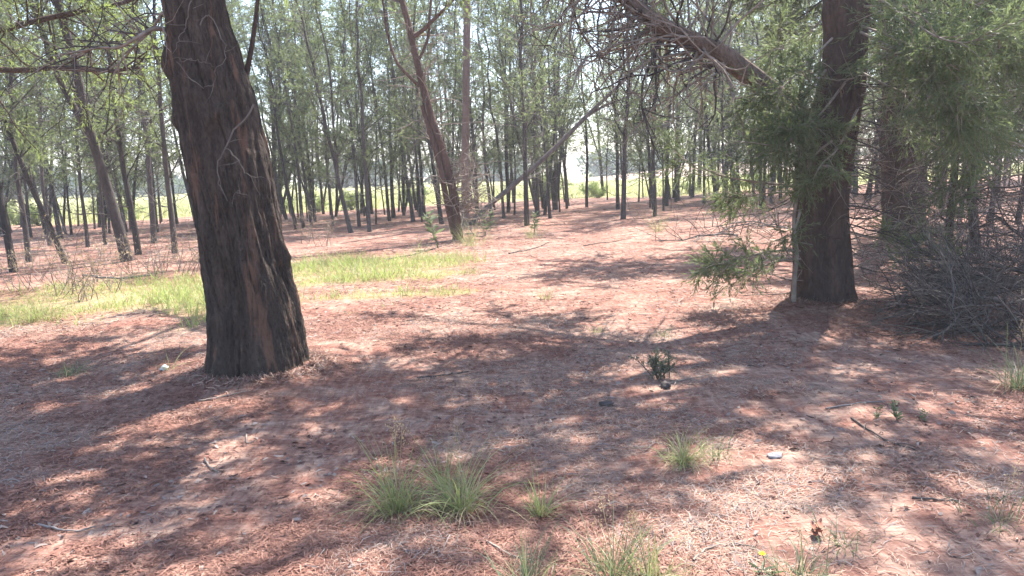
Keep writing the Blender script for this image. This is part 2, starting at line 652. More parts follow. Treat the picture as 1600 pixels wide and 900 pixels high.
def field_grass():
    b = MB()
    N = 42000
    y = 36 + rng.uniform(0, 1, N) ** 1.6 * 50
    x = rng.uniform(-1, 1, N) * (y * 0.75 + 4)
    keep = rng.uniform(0, 1, N) < field_amount(x, y) * (0.5 + 0.5 * (vnoise(x * 0.4, y * 0.4, 0, 81) > -0.2))
    x, y = x[keep], y[keep]
    n = len(x)
    base = np.stack([x, y, height(x, y) - 0.03], 1)
    d = np.stack([rng.normal(0, .35, n), rng.normal(0, .35, n), np.ones(n)], 1)
    blade_mesh(b, base, d, rng.uniform(0.25, 0.75, n), rng.uniform(.03, .06, n), rng.uniform(.2, 1.2, n), 0, 2)
    kind(b.build("field_grass", [M['fieldgrass']]), "stuff", "bright yellow green grass of the open field behind the grove", "grass")


field_grass()


# ------------------------------------------------------------------ leaf litter on the forest floor
def litter():
    b = MB()

    def strips(x, y, ln, wd, mi, lift, curl, segs=2):
        n = len(x)
        a = rng.uniform(0, 2 * math.pi, n)
        d = np.stack([np.cos(a), np.sin(a), np.zeros(n)], 1)
        s = np.stack([-np.sin(a), np.cos(a), rng.normal(0, .4, n)], 1)
        c = np.stack([x, y, height(x, y) + 0.003], 1)
        k = rng.normal(0, curl, n)[:, None] * ln[:, None]
        side = np.stack([-np.sin(a), np.cos(a), np.zeros(n)], 1)
        z = np.array([0, 0, 1.0])
        tl = (rng.uniform(-0.2, 1, n) * lift)[:, None] * ln[:, None]
        hl = ln[:, None] / 2
        w = wd[:, None] / 2
        P0 = c - d * hl
        P1 = c + side * k + z * np.abs(rng.normal(0, 0.12, n))[:, None] * ln[:, None]
        P2 = c + d * hl + z * tl
        if segs == 2:
            v = np.stack([P0 - s * w * .6, P0 + s * w * .6, P1 - s * w, P1 + s * w, P2 - s * w * .5, P2 + s * w * .5], 1).reshape(-1, 3)
            o = (np.arange(n) * 6)[:, None]
            f = np.concatenate([o + np.array([0, 1, 3, 2]), o + np.array([2, 3, 5, 4])])
        else:
            v = np.stack([P0 - s * w * .6, P0 + s * w * .6, P2 + s * w, P2 - s * w], 1).reshape(-1, 3)
            f = np.arange(n * 4).reshape(n, 4)
        b.add(v, f, mi)

    def scatter(N, y0, y1, pw):
        y = (y0 ** pw + rng.uniform(0, 1, N) * (y1 ** pw - y0 ** pw)) ** (1 / pw)
        x = rng.uniform(-1, 1, N) * (y * 0.72 + 0.5)
        return x, y

    for (N, y0, y1, pw, s, sg) in ((235000, 2.3, 8.5, 1.1, 1.0, 2), (70000, 8, 18, 1.3, 1.9, 1), (26000, 17, 40, 1.3, 3.2, 1)):
        x, y = scatter(N, y0, y1, pw)
        pat = vnoise(x * 0.9, y * 0.9, 0, 61) + 0.7 * vnoise(x * 3, y * 3, 0, 62) + rng.normal(0, .28, N)
        ok = (np.hypot(x - MAIN[0], y - MAIN[1]) > 0.3) & (verge_amount(x, y) < rng.uniform(0.2, 1.2, N)) & (field_amount(x, y) < 0.3)
        bare = vnoise(x * 0.75 + 9, y * 0.75, 0, 71) + 0.6 * vnoise(x * 2.3, y * 2.3, 0, 72)
        ok &= (bare < 0.36) | (rng.uniform(0, 1, N) < 0.22)
        red = ok & (pat > 0.05)
        tan = ok & (pat <= 0.05) & (rng.uniform(0, 1, N) < 0.78)
        gre = ok & ~red & ~tan
        n = red.sum()
        strips(x[red], y[red], rng.uniform(.014, .065, n) * s, rng.uniform(.0018, .006, n) * s, 0, .22, .16, sg)
        n = tan.sum()
        strips(x[tan], y[tan], rng.uniform(.018, .065, n) * s, rng.uniform(.0013, .0032, n) * s, 1, .22, .16, sg)
        n = gre.sum()
        strips(x[gre], y[gre], rng.uniform(.02, .11, n) * s, rng.uniform(.002, .0055, n) * s, 2, .18, .10, sg)
    for (c, r0, n, mi) in ((MAIN, .36, 2600, 0), (MAIN, .36, 1600, 1), (MAIN, .36, 700, 2), (RIGHT, .28, 1800, 0), (RIGHT, .28, 1200, 1)):
        a = rng.uniform(0, 6.283, n)
        q = r0 + np.abs(rng.normal(0, .11, n))
        strips(c[0] + q * np.cos(a), c[1] + q * np.sin(a), rng.uniform(.02, .09, n), rng.uniform(.002, .007, n), mi, .5, .16, 2)
    # flat bark flakes, brown to grey, in drifts
    N = 16000
    x, y = scatter(N, 2.3, 12, 1.2)
    ok = (vnoise(x * 1.3, y * 1.3, 0, 73) + rng.normal(0, .35, N) > 0.1) & (verge_amount(x, y) < .4) & (np.hypot(x - MAIN[0], y - MAIN[1]) > .4)
    x, y = x[ok], y[ok]
    n = len(x)
    for sl, mi in ((slice(0, n // 2), 3), (slice(n // 2, n), 2)):
        k = len(x[sl])
        strips(x[sl], y[sl], rng.uniform(.015, .055, k), rng.uniform(.008, .02, k), mi, .25, .1, 2)
    kind(b.build("leaf_litter", [M['lit_red'], M['lit_tan'], M['lit_grey'], M['lit_dark']]), "stuff", "red brown needles and bark shreds carpeting the forest floor", "leaf litter")


litter()


# ------------------------------------------------------------------ twigs and crowns
def twig_cluster(b, p0, d0, length, r, depth, mi=0, wob=0.22, up=0.0, kids=4, sides=4):
    """a crooked dead twig with its side twigs"""
    n = max(4, int(length / 0.12)) if depth else 4
    n = min(n, 12)
    path = wander(p0, d0, length, n, wob, up)
    b.tube(path, np.linspace(r, r * 0.3, n), sides if depth else 3, mi, cap=False)
    if depth > 0:
        for _ in range(kids):
            i = rng.integers(1, n)
            t = path[i] - path[i - 1]
            d = unit(unit(t) + rng.normal(0, 0.75, 3))
            twig_cluster(b, path[i], d, length * rng.uniform(0.25, 0.6), r * 0.5, depth - 1, mi, wob, up, max(2, kids - 1), 3)


def foliage_along(path, n, r, ln, wd, spread=0.5, start=0.25, droop=-0.25, k=14):
    """leaf sprays along a branch path: sprigs leave the path, leaves line the sprigs"""
    path = np.asarray(path)
    L = len(path)
    A, D = [], []
    for _ in range(n):
        u = start + (1 - start) * rng.uniform(0, 1) ** 0.8
        i = min(int(u * (L - 1)), L - 2)
        p = path[i] + (path[i + 1] - path[i]) * rng.uniform()
        t = unit(path[i + 1] - path[i])
        d = unit(t * 0.7 + rng.normal(0, 0.6, 3) + np.array([0, 0, droop * 0.4]))
        sl = r * rng.uniform(0.5, 1.2)
        s = np.linspace(0.08, 1, k)
        q = p + d * (s * sl)[:, None] + np.array([0, 0, droop]) * (s ** 2 * sl * 0.5)[:, None]
        A.append(q)
        dd = np.tile(d + np.array([0, 0, droop * 0.5]), (k, 1)) + rng.normal(0, spread, (k, 3))
        D.append(dd)
    return leaves(np.concatenate(A), np.concatenate(D), ln, wd, 0.2)


def grove_tree_template(idx, r, H, style):
    """slim wattle: trunk(s), branches with dead twigs, feathery crown"""
    root = empty("grove_tree", (0, 0, 0))
    tb, bb, cb = MB(), MB(), MB()
    stems = []
    n = 16
    z = np.linspace(-0.25, H, n)
    wx = np.cumsum(rng.normal(0, 0.11, n)) * np.linspace(0, 1, n)
    wy = np.cumsum(rng.normal(0, 0.11, n)) * np.linspace(0, 1, n)
    k = 0.45
    p = np.stack([wx - wx[-1] * k * z / H, wy - wy[-1] * k * z / H, z], 1)
    rad = r * (1 - 0.85 * np.clip(z, 0, H) / H) * (1 + 0.35 * np.exp(-np.clip(z, 0, 9) / 0.25))
    pp = spline(np.column_stack([p, rad]), 42)
    v, f = tube(pp[:, :3], pp[:, 3], 10)
    bump = 1 + 0.10 * vnoise(v[:, 0] * 9, v[:, 1] * 9, v[:, 2] * 1.4 + idx * 7, 2)
    cen = np.repeat(pp[:, :3], 10, 0)
    tb.add(cen + (v - cen) * bump[:, None], f)
    stems.append((pp[:, :3], pp[:, 3]))
    nst = {'s': 0, 'f': 1, 'm': 2}[style]
    for s in range(nst):
        z0 = rng.uniform(0.0, 0.5) if style == 'm' else rng.uniform(1.6, 4.2)
        i = np.argmin(np.abs(pp[:, 2] - z0))
        a = rng.uniform(0, 6.28)
        ln = H * rng.uniform(0.6, 0.8)
        q = wander(pp[i, :3], (math.cos(a) * .28, math.sin(a) * .28, 1), ln, 12, 0.055, 0.05)
        rr = np.linspace(pp[i, 3] * 0.72, 0.012, 12)
        qq = spline(np.column_stack([q, rr]), 26)
        tb.tube(qq[:, :3], qq[:, 3], 8)
        stems.append((qq[:, :3], qq[:, 3]))
    # dead twigs low down
    for s in range(64 if r > .07 else 40):
        P, rr = stems[rng.integers(len(stems))]
        zz = rng.uniform(0.7, 8.0)
        i = np.argmin(np.abs(P[:, 2] - zz))
        a = rng.uniform(0, 6.28)
        twig_cluster(bb, P[i], (math.cos(a), math.sin(a), rng.uniform(-0.3, 0.9)), rng.uniform(0.5, 1.7), rng.uniform(.006, .012), 1, 1 if rng.uniform() < 0.55 else 0, 0.24, 0.01, 4)
    # live branches
    nb = (44 if style == 's' else 30) if r > .07 else (26 if style == 's' else 18)
    for P, rr in stems:
        top = P[-1, 2]
        for s in range(nb):
            zz = rng.uniform(0.25 if r > .07 else 0.13, 0.99) * top
            i = min(np.argmin(np.abs(P[:, 2] - zz)), len(P) - 2)
            a = rng.uniform(0, 6.28)
            ln = rng.uniform(0.7, 1.25) * ((0.7 + 2.0 * (1 - zz / top)) if r > .07 else (0.5 + 1.1 * (1 - zz / top)))
            br = wander(P[i], (math.cos(a), math.sin(a), rng.uniform(0.5, 1.5)), ln, 7, 0.14, 0.02)
            bb.tube(br, np.linspace(max(0.012, rr[i] * 0.35), 0.006, 7), 4, 0, cap=False)
            if rng.uniform() < 0.78:
                v, f = foliage_along(br, int(7 + ln * 7), 0.40, 0.12, 0.020, 0.5, 0.15, -0.2)
                cb.add(v, f)
    tb.build("trunk", [M['bark_grove']], root)
    bb.build("branches", [M['bark_grove'], M['twig_grey']], root)
    cb.build("crown", [M['leaf_grove']], root)
    return root


# ------------------------------------------------------------------ the grove trees
SPEC = [(.03, 8.5, 's'), (.035, 9.0, 's'), (.042, 9.5, 'f'), (.05, 10.0, 'm'), (.06, 10.0, 's'), (.075, 10.0, 's'), (.085, 10.5, 'f'), (.10, 11.5, 's'), (.11, 11.5, 'f'), (.125, 12.5, 's'),
        (.13, 12.0, 'm'), (.15, 13.0, 's'), (.16, 13.0, 'f'), (.19, 13.5, 's'), (.21, 13.5, 'm'), (.24, 14.0, 'f')]
templates = [(r, H, st, grove_tree_template(i, r, H, st)) for i, (r, H, st) in enumerate(SPEC)]

# photo pixel of the base, trunk width in pixels, x of the trunk where it leaves the frame at the top
# front trees one can follow from foot to crown
FRONT = [
    (22, 425, 20, -60, 'm'), (45, 410, 15, 0, 's'), (103, 412, 15, -70, 's'), (78, 384, 11, 40, 's'), (137, 386, 10, 95, 's'),
    (165, 382, 9, 120, 'f'), (199, 408, 27, 95, 'f'), (216, 398, 16, 150, 's'), (241, 380, 15, 208, 's'), (273, 396, 15, 232, 's'),
    (307, 352, 9, 225, 's'),
    (436, 350, 14, 405, 's'), (463, 358, 9, 395, 's'), (474, 356, 10, 438, 'f'), (487, 352, 8, 440, 's'), (518, 336, 9, 488, 's'),
    (549, 364, 13, 470, 'f'), (561, 354, 9, 530, 's'), (577, 362, 11, 552, 's'), (609, 346, 9, 575, 'f'), (651, 328, 8, 600, 's'),
    (663, 342, 11, 640, 's'), (690, 350, 12, 640, 's'),
    (746, 338, 12, 722, 's'), (768, 340, 9, 735, 's'), (794, 332, 8, 780, 's'), (823, 352, 14, 812, 's'), (850, 326, 10, 800, 's'),
    (868, 328, 15, 828, 'm'), (887, 322, 10, 865, 'f'), (917, 324, 8, 914, 's'), (942, 306, 9, 910, 'f'), (974, 342, 14, 985, 'm'),
    (1023, 338, 10, 1022, 'f'), (1041, 322, 11, 1052, 's'), (1056, 316, 7, 1060, 's'), (1092, 298, 12, 1100, 's'), (1117, 300, 10, 1115, 's'),
    (1150, 300, 8, 1162, 's'), (1205, 318, 12, 1222, 's'),
    (1472, 330, 13, 1480, 's'), (1502, 340, 12, 1520, 'f'), (1548, 345, 14, 1575, 's'), (1590, 350, 14, 1640, 'f'),
]
placed = []
used = set()


def put_tree(base, radius, top_dir, style):
    best = min(range(len(templates)), key=lambda i: abs(math.log(templates[i][0] / radius)) + (0.25 if templates[i][2] != style else 0) + rng.uniform(0, 0.12))
    r, H, st, root = templates[best]
    if best in used:
        o = copy_tree(root)
    else:
        used.add(best)
        o = root
    s = float(np.clip(radius / r, 0.82, 1.25))
    q = Vector((0, 0, 1)).rotation_difference(Vector(top_dir)) @ Quaternion((0, 0, 1), rng.uniform(0, 6.28))
    o.rotation_mode = 'QUATERNION'
    o.rotation_quaternion = q
    o.scale = (s, s, s * rng.uniform(0.95, 1.1))
    o.location = Vector(base)
    placed.append((base[0], base[1]))
    return o


ORD = "first second third fourth fifth sixth seventh eighth ninth tenth eleventh twelfth thirteenth fourteenth fifteenth sixteenth seventeenth eighteenth nineteenth twentieth twenty-first twenty-second twenty-third twenty-fourth twenty-fifth twenty-sixth twenty-seventh twenty-eighth twenty-ninth thirtieth".split()


def stretch(px):
    if px < 400:
        return 0, "left of the big trunk"
    if px < 712:
        return 1, "between big trunk and forked tree"
    if px < 1290:
        return 2, "between forked tree and right trunk"
    if px < 1440:
        return 4, "between the two dark right trunks"
    return 3, "right of the dark right trunk"


counts = {}
FRONTPX = []
for (px, py, w, pxt, st) in FRONT:
    base = ground(px, py)
    top = at(pxt, 0, base[1] + rng.normal(0, 0.4))
    rad = w / 2 / FPX * base[1] * (0.60 if px == 199 else 0.56)
    o = put_tree(base, rad, unit(top - base), st)
    k, where = stretch(px)
    FRONTPX.append((px, k, counts.get(k, 0)))
    counts[k] = counts.get(k, 0) + 1
    tag(o, f"{ORD[counts[k]-1]} front grove tree from the left, {where}", "tree", "slim trees at the front of the grove")

tries = 0
nback = 0
BACK = []
while nback < 215 and tries < 6000:
    tries += 1
    y = rng.uniform(25, 44)
    x = rng.uniform(-1, 1) * (y * 0.70 + 3)
    if y > grove_edge(x) - 0.6:
        continue
    if min((x - a) ** 2 + (y - b) ** 2 for a, b in placed) < 0.75 ** 2:
        continue
    px = 800 + x / y * FPX
    if abs(px - 800) > 850:
        continue
    if 905 < px < 965 and rng.uniform() < 0.8:
        continue
    base = (x, y, float(height(x, y)))
    o = put_tree(base, rng.choice([.03, .033, .037, .042, .05, .055, .065, .08]), unit((rng.normal(-0.02, .06), rng.normal(0, .05), 1)), rng.choice(['s', 's', 'f', 'm']))
    BACK.append((px, y, o))
    nback += 1
slots = {}
for (px, y, o) in BACK:
    k, where = stretch(px)
    if k == 4:
        slots.setdefault((k, 0, "", where), []).append((px, o))
        continue
    near = min((t for t in FRONTPX if t[1] == k), key=lambda t: abs(t[0] - px))
    slots.setdefault((k, near[2], "left" if px < near[0] else "right", where), []).append((y, o))
DEPTH = ["nearest", "second nearest", "third nearest", "fourth nearest", "fifth nearest", "sixth nearest", "seventh nearest", "eighth nearest", "ninth nearest", "tenth nearest", "eleventh nearest", "twelfth nearest", "thirteenth nearest", "fourteenth nearest", "fifteenth nearest", "sixteenth nearest", "seventeenth nearest", "eighteenth nearest", "nineteenth nearest", "twentieth nearest", "farthest"]
for (k, num, side, where), lst in slots.items():
    for j, (y, o) in enumerate(sorted(lst, key=lambda t: t[0])):
        if k == 4:
            tag(o, f"{ORD[j]} back tree from the left, {where}", "tree", "slim trees at the back of the grove")
            continue
        pre = "hazy" if len(lst) == 1 else DEPTH[min(j, len(DEPTH) - 1)]
        tag(o, f"{pre} back tree just {side} of {ORD[num]} front tree, {where}", "tree", "slim trees at the back of the grove")
for i, (r, H, st, root) in enumerate(templates):
    if i not in used:
        for ch in list(root.children):
            bpy.data.objects.remove(ch)
        bpy.data.objects.remove(root)


# low shrubs along the edge of the field
def shrub_template():
    root = empty("shrub", (0, 0, 0))
    b, c = MB(), MB()
    for k in range(16):
        a = rng.uniform(0, 6.28)
        p = wander((0, 0, -.05), (math.cos(a) * .7, math.sin(a) * .7, 1), rng.uniform(.6, 1.35), 7, .15, .02)
        b.tube(p, np.linspace(.018, .004, 7), 4)
        v, f = foliage_along(p, 16, .28, .10, .028, .6, .25, -.1)
        c.add(v, f)
    b.build("stems", [M['bark_grove']], root)
    c.build("foliage", [M['leaf_bright']], root)
    return root


shrubs = [shrub_template() for _ in range(3)]
for k, x in enumerate(np.sort(rng.uniform(-26, 27, 18))):
    y = float(grove_edge(x)) + rng.uniform(-1.5, 3)
    o = shrubs[k] if k < 3 else copy_tree(shrubs[k % 3])
    o.location = (x, y, float(height(x, y)))
    o.rotation_euler.z = rng.uniform(0, 6)
    s_ = rng.uniform(.6, 1.3)
    o.scale = (s_ * 1.2, s_ * 1.2, s_)
    tag(o, f"{ORD[k]} low green shrub from the left where the grove meets the field", "shrub", "shrubs along the field edge")


# ------------------------------------------------------------------ big trees
def big_trunk(ctrl, sides, n, seed, ridge=0.05, lobes=0.06, burls=(), flare=0.0):
    """ctrl rows: x, y, z, radius. Fissured bark is real relief."""
    pp = spline(ctrl, n)
    P, rad = pp[:, :3], pp[:, 3]
    T, N, B = frames(P)
    a = np.linspace(0, 2 * math.pi, sides, endpoint=False)[None, :]
    zz = P[:, 2][:, None]
    tw = a + 0.22 * zz + 0.25 * vnoise(np.cos(a) * 1.5 + 0 * zz, np.sin(a) * 1.5 + 0 * zz, zz * 0.9, seed)
    ca, sa = np.cos(tw), np.sin(tw)
    l1 = vnoise(ca * 1.5, sa * 1.5, zz * 0.35, seed + 1)
    r1 = vnoise(ca * 4.2, sa * 4.2, zz * 0.9, seed + 2)
    r2 = 1 - 2 * np.abs(vnoise(ca * 8.5, sa * 8.5, zz * 3.0, seed + 3))
    r3 = 1 - 2 * np.abs(vnoise(ca * 17, sa * 17, zz * 8.5, seed + 4))
    r5 = vnoise(ca * 2.0, sa * 2.0, zz * 2.4, seed + 7) + 0.6 * vnoise(ca * 5, sa * 5, zz * 6, seed + 8)
    g4 = np.minimum(0, np.abs(vnoise(ca * 5.5, sa * 5.5, zz * 0.8, seed + 6)) - 0.16) / 0.16
    s = 1 + lobes * l1 + ridge * (0.8 * r1 + 0.6 * r2 + 0.4 * r3 + 1.3 * g4 + 0.75 * r5)
    if flare:
        fl = np.exp(-np.clip(zz - P[0, 2] - 0.22, 0, 9) / 0.12)
        s = s + flare * fl * (0.5 + 0.6 * np.maximum(0, vnoise(ca * 2.2, sa * 2.2, 0.2, seed + 9)))
    ring = np.cos(a)[..., None] * N[:, None, :] + np.sin(a)[..., None] * B[:, None, :]
    v = P[:, None, :] + ring * (rad[:, None] * s)[..., None]
    for (c, rr, amp) in burls:
        d2 = ((v - np.asarray(c)) ** 2).sum(-1)
        v = v + ring * (amp * np.exp(-d2 / rr ** 2))[..., None]
    v = v.reshape(-1, 3)
    i = np.arange(n - 1)[:, None] * sides
    j = np.arange(sides)[None, :]
    f = np.stack([i + j, i + (j + 1) % sides, i + sides + (j + 1) % sides, i + sides + j], -1).reshape(-1, 4)
    return v, f, P, rad


def px_ctrl(rows, Y):
    out = []
    for (py, xl, xr) in rows:
        p = at((xl + xr) / 2, py, Y)
        out.append([*p, (xr - xl) / 2 / FPX * Y])
    return out


def limb_with_crown(root, p0, d0, length, r0, bark, leafmat, nsub=9, leaf=(0.12, 0.03), sprays=9, up=0.03, wob=0.10, name="limb", sub_up=0.02, dens=1.0):
    """one limb (part) with its side branches, and its foliage (sub-part)"""
    b, c = MB(), MB()
    n = 12
    path = wander(p0, d0, length, n, wob, up)
    pp = spline(np.column_stack([path, np.linspace(r0, 0.02, n)]), 30)
    b.tube(pp[:, :3], pp[:, 3], 9)
    for s in range(nsub):
        i = int(rng.uniform(0.22, 0.98) * 29)
        t = unit(pp[min(i + 1, 29), :3] - pp[max(i - 1, 0), :3])
        d = unit(t * 0.6 + rng.normal(0, 0.7, 3) + np.array([0, 0, 0.15]))
        ln = rng.uniform(0.8, 1.9) * (0.6 + 0.25 * length / 3)
        br = wander(pp[i, :3], d, ln, 8, 0.16, sub_up)
        b.tube(br, np.linspace(max(0.014, pp[i, 3] * 0.4), 0.006, 8), 5, 0, cap=False)
        v, f = foliage_along(br, int(sprays * dens * (0.5 + ln * 0.5)), 0.45, leaf[0], leaf[1], 0.5, 0.2, -0.25)
        c.add(v, f)
    o = b.build(name, [bark], root)
    c.build("foliage", [leafmat], o)
    return o, pp


# --- the big dark trunk on the left -------------------------------------------------
Y0 = MAIN[1]
rowsM = [(0, 257, 346), (60, 264, 361), (150, 276, 391), (240, 292, 413), (300, 302, 425), (350, 310, 435), (420, 321, 448), (480, 330, 462), (540, 333, 471), (578, 332, 476)]
ctrl = px_ctrl(rowsM, Y0)[::-1]
basep = np.array(ctrl[0][:3])
ctrl = [[basep[0] + 0.0, Y0, MAIN[2] - 0.30, ctrl[0][3] * 1.04]] + ctrl
top = np.array(ctrl[-1][:3])
ctrl += [[top[0] - 0.22, Y0 + 0.1, top[2] + 1.0, 0.20], [top[0] - 0.35, Y0 + 0.35, top[2] + 2.2, 0.16], [top[0] - 0.30, Y0 + 0.7, top[2] + 3.8, 0.10], [top[0] - 0.35, Y0 + 0.9, top[2] + 5.2, 0.03]]
big = empty("big_wattle_tree", (MAIN[0], MAIN[1], MAIN[2]))
tag(big, "big dark fissured trunk leaning left in the foreground, charred at its foot", "tree")
inv = -np.array(big.location)


def rel(o, root):
    """geometry was written in world space: hand it to the root's space"""
    me = o.data
    if not me.get("moved"):
        me.transform(Matrix.Translation(-root.location))
        me["moved"] = 1
    return o


def rel_all(root):
    for c in root.children:
        rel(c, root)
        for g in c.children:
            rel(g, root)


v, f, P, rad = big_trunk(ctrl, 220, 340, 5, 0.062, 0.085,
                         [(at(262, 98, Y0), 0.11, 0.06), (at(283, 187, Y0), 0.07, 0.05), (at(335, 178, Y0 - .3), 0.06, 0.03), (at(448, 400, Y0), 0.08, 0.03), (at(398, 165, Y0), 0.12, 0.02)], 0.26)
link("trunk", mesh_from("trunk", v, [f], [M['bark_big']]), big)
t0 = np.array(ctrl[-4][:3])
for (d, ln, dz) in (((1, 0.35, 0.6), 5.2, 0.7), ((0.85, 0.65, 0.6), 5.0, 0.9), ((0.45, 1, 0.45), 5.6, 0.8), ((0.15, 1, 0.38), 6.0, 0.4), ((-0.12, 1, 0.45), 5.6, 0.6), ((-0.5, 0.9, 0.5), 4.6, 0.6), ((1, 0.0, 0.65), 4.6, 1.1), ((0.9, 0.35, 0.75), 3.6, 0.0), ((-0.9, 0.1, 0.8), 3.0, 0.3), ((0.55, 0.85, 0.8), 3.6, 0.7), ((-0.35, 0.8, 0.9), 3.0, 1.0),
                    ((0.95, -0.25, 0.9), 3.0, 1.3), ((0.1, -0.6, 1.0), 2.6, 1.8), ((0.75, 0.6, 1.0), 2.8, 2.2)):
    i = int(np.argmin(np.abs(P[:, 2] - (t0[2] + dz))))
    limb_with_crown(big, P[i], d, ln, max(0.05, rad[i] * 0.5), M['bark_right'], M['leaf_grove'], 13, (0.17, 0.045), 16)


def part_tube(root, name, pts, r0, r1, mat, sides=6, n=16):
    b = MB()
    q = spline(pts, n)
    b.tube(q, np.linspace(r0, r1, n), sides)
    return b.build(name, [mat], root)


def pxs(pts, Y):
    return [at(p[0], p[1], p[2] if len(p) > 2 else Y) for p in pts]


YF = Y0 - 0.36
part_tube(big, "side_branch", pxs([(383, 125), (391, 85), (398, 40), (404, -10), (412, -60)], Y0 + 0.1), 0.022, 0.012, M['bark_right'])
tw = MB()
for pts, r in (([(397, 162), (372, 198), (350, 232), (340, 262), (343, 290), (356, 315)], 0.010), ([(352, 230), (370, 250), (388, 273), (412, 277)], 0.006),
               ([(312, 40), (318, 28), (328, 24), (340, 45), (352, 75), (351, 92), (335, 112)], 0.007), ([(275, 95), (300, 125), (318, 136), (335, 128), (336, 110)], 0.005),
               ([(280, 96), (310, 94), (335, 104)], 0.004), ([(301, 0), (291, 35), (280, 60), (270, 85)], 0.006), ([(362, 316), (372, 298), (374, 308)], 0.004)):
    q = spline(pxs(pts, YF - 0.02), 18)
    q[:, 1] += rng.normal(0, 0.004, 18)
    q[:, [0, 2]] += rng.normal(0, 0.006, (18, 2))
    tw.tube(q, np.linspace(r * .75, r * 0.3, 18), 5)
    for e in q[[6, 12]]:
        twig_cluster(tw, e, rng.normal(0, 1, 3) * np.array([1, 0.15, 1]), 0.16, 0.003, 0, 0, 0.25)
tw.build("clinging_twigs", [M['twig_soft']], big)
# dead branches reaching left from the trunk
for pts, r in (([(266, 48), (240, 45, Y0 - .1), (212, 60, Y0 - .2), (185, 74, Y0 - .2), (150, 75, Y0 - .1), (110, 90, Y0)], 0.022),
               ([(264, 40), (255, 20, Y0), (240, 42, Y0 + .1), (218, 62, Y0 + .2), (190, 95, Y0 + .3), (165, 112, Y0 + .3)], 0.016)):
    b = MB()
    q = spline(pxs(pts, Y0), 22)
    b.tube(q, np.linspace(r, 0.005, 22), 6)
    for k in range(26):
        i = rng.integers(4, 22)
        twig_cluster(b, q[i], (rng.normal(-0.5, .6), rng.normal(0, .5), rng.normal(0.05, .6)), rng.uniform(.3, .9), 0.006, 2 if k % 3 == 0 else 1, 0 if k % 2 else 1, 0.22, 0, 3)
    b.build("dead_branch", [M['twig'], M['twig_dark']], big)
rel_all(big)

# --- the dark tree on the right ------------------------------------------------------
Y1 = RIGHT[1]
rowsR = [(0, 1291, 1357), (60, 1291, 1353), (130, 1284, 1350), (200, 1262, 1338), (260, 1247, 1328), (320, 1243, 1323), (400, 1243, 1326), (450, 1241, 1330), (476, 1238, 1334)]
ctrl = px_ctrl(rowsR, Y1)[::-1]
b0 = ctrl[0]
ctrl = [[b0[0], Y1, RIGHT[2] - 0.3, b0[3] * 1.05]] + ctrl
top = np.array(ctrl[-1][:3])
ctrl += [[top[0] + .1, Y1 + .1, top[2] + 1.2, .19], [top[0] + .25, Y1 + .1, top[2] + 2.6, .15], [top[0] + .2, Y1 + .2, top[2] + 4.2, .09], [top[0] + .3, Y1 + .3, top[2] + 5.6, .03]]
rt = empty("dark_wattle_tree", RIGHT)
tag(rt, "dark right tree with low feathery boughs and a thick limb arching left", "tree")
v, f, P, rad = big_trunk(ctrl, 110, 200, 25, 0.05, 0.06, [], 0.12)
link("trunk", mesh_from("trunk", v, [f], [M['bark_right']]), rt)
PR, radR = P, rad
# the thick limb
lp = pxs([(1300, 240, Y1), (1262, 195, Y1 - .1), (1222, 158, Y1 - .2), (1165, 112, Y1 - .35), (1128, 85, Y1 - .4), (1085, 66, Y1 - .45), (1040, 44, Y1 - .5), (1000, 16, Y1 - .5), (950, -30, Y1 - .5), (880, -95, Y1 - .5), (800, -170, Y1 - .6)], Y1)
lr = [.125, .12, .112, .105, .10, .093, .085, .078, .068, .05, .025]
v, f, P2, rad2 = big_trunk(np.column_stack([lp, lr]), 48, 110, 45, 0.06, 0.06)
limb = link("thick_limb", mesh_from("thick_limb", v, [f], [M['bark_limb']]), rt)
tw = MB()
for k in range(150):
    i = rng.integers(38, 108)
    d = unit(np.array([rng.normal(-0.3, .8), rng.normal(-0.1, .5), rng.normal(-0.05, .75)]))
    twig_cluster(tw, P2[i] + d * rad2[i] * 0.7, d, rng.uniform(.5, 1.5), rng.uniform(.009, .019), 2, 0 if rng.uniform() < .7 else 1, 0.2, 0.0, 3)
tw.build("dead_twigs", [M['twig'], M['twig_dark']], limb)
# crown above the frame: it shades the foreground
for (d, ln, z) in (((-1, -0.2, 0.5), 3.6, 4.3), ((-0.8, 0.6, 0.6), 3.6, 4.6), ((0.3, -0.9, 0.55), 2.8, 5.0), ((0.8, -0.5, 0.9), 2.8, 6.4), ((-0.9, 0.9, 0.6), 4.0, 5.2), ((-1, 0.35, 0.75), 4.2, 5.8), ((-0.6, -0.7, 0.6), 3.2, 5.6),
                   ((0.5, 0.8, 0.8), 3.2, 5.5), ((-0.95, 0.25, 0.8), 3.2, 6.2), ((-0.2, 0.6, 1), 2.8, 7.0)):
    i = int(np.argmin(np.abs(PR[:, 2] - z)))
    limb_with_crown(rt, PR[i], d, ln, max(.05, radR[i] * .5), M['bark_right'], M['leaf_right'], 11, (0.15, 0.04), 13)


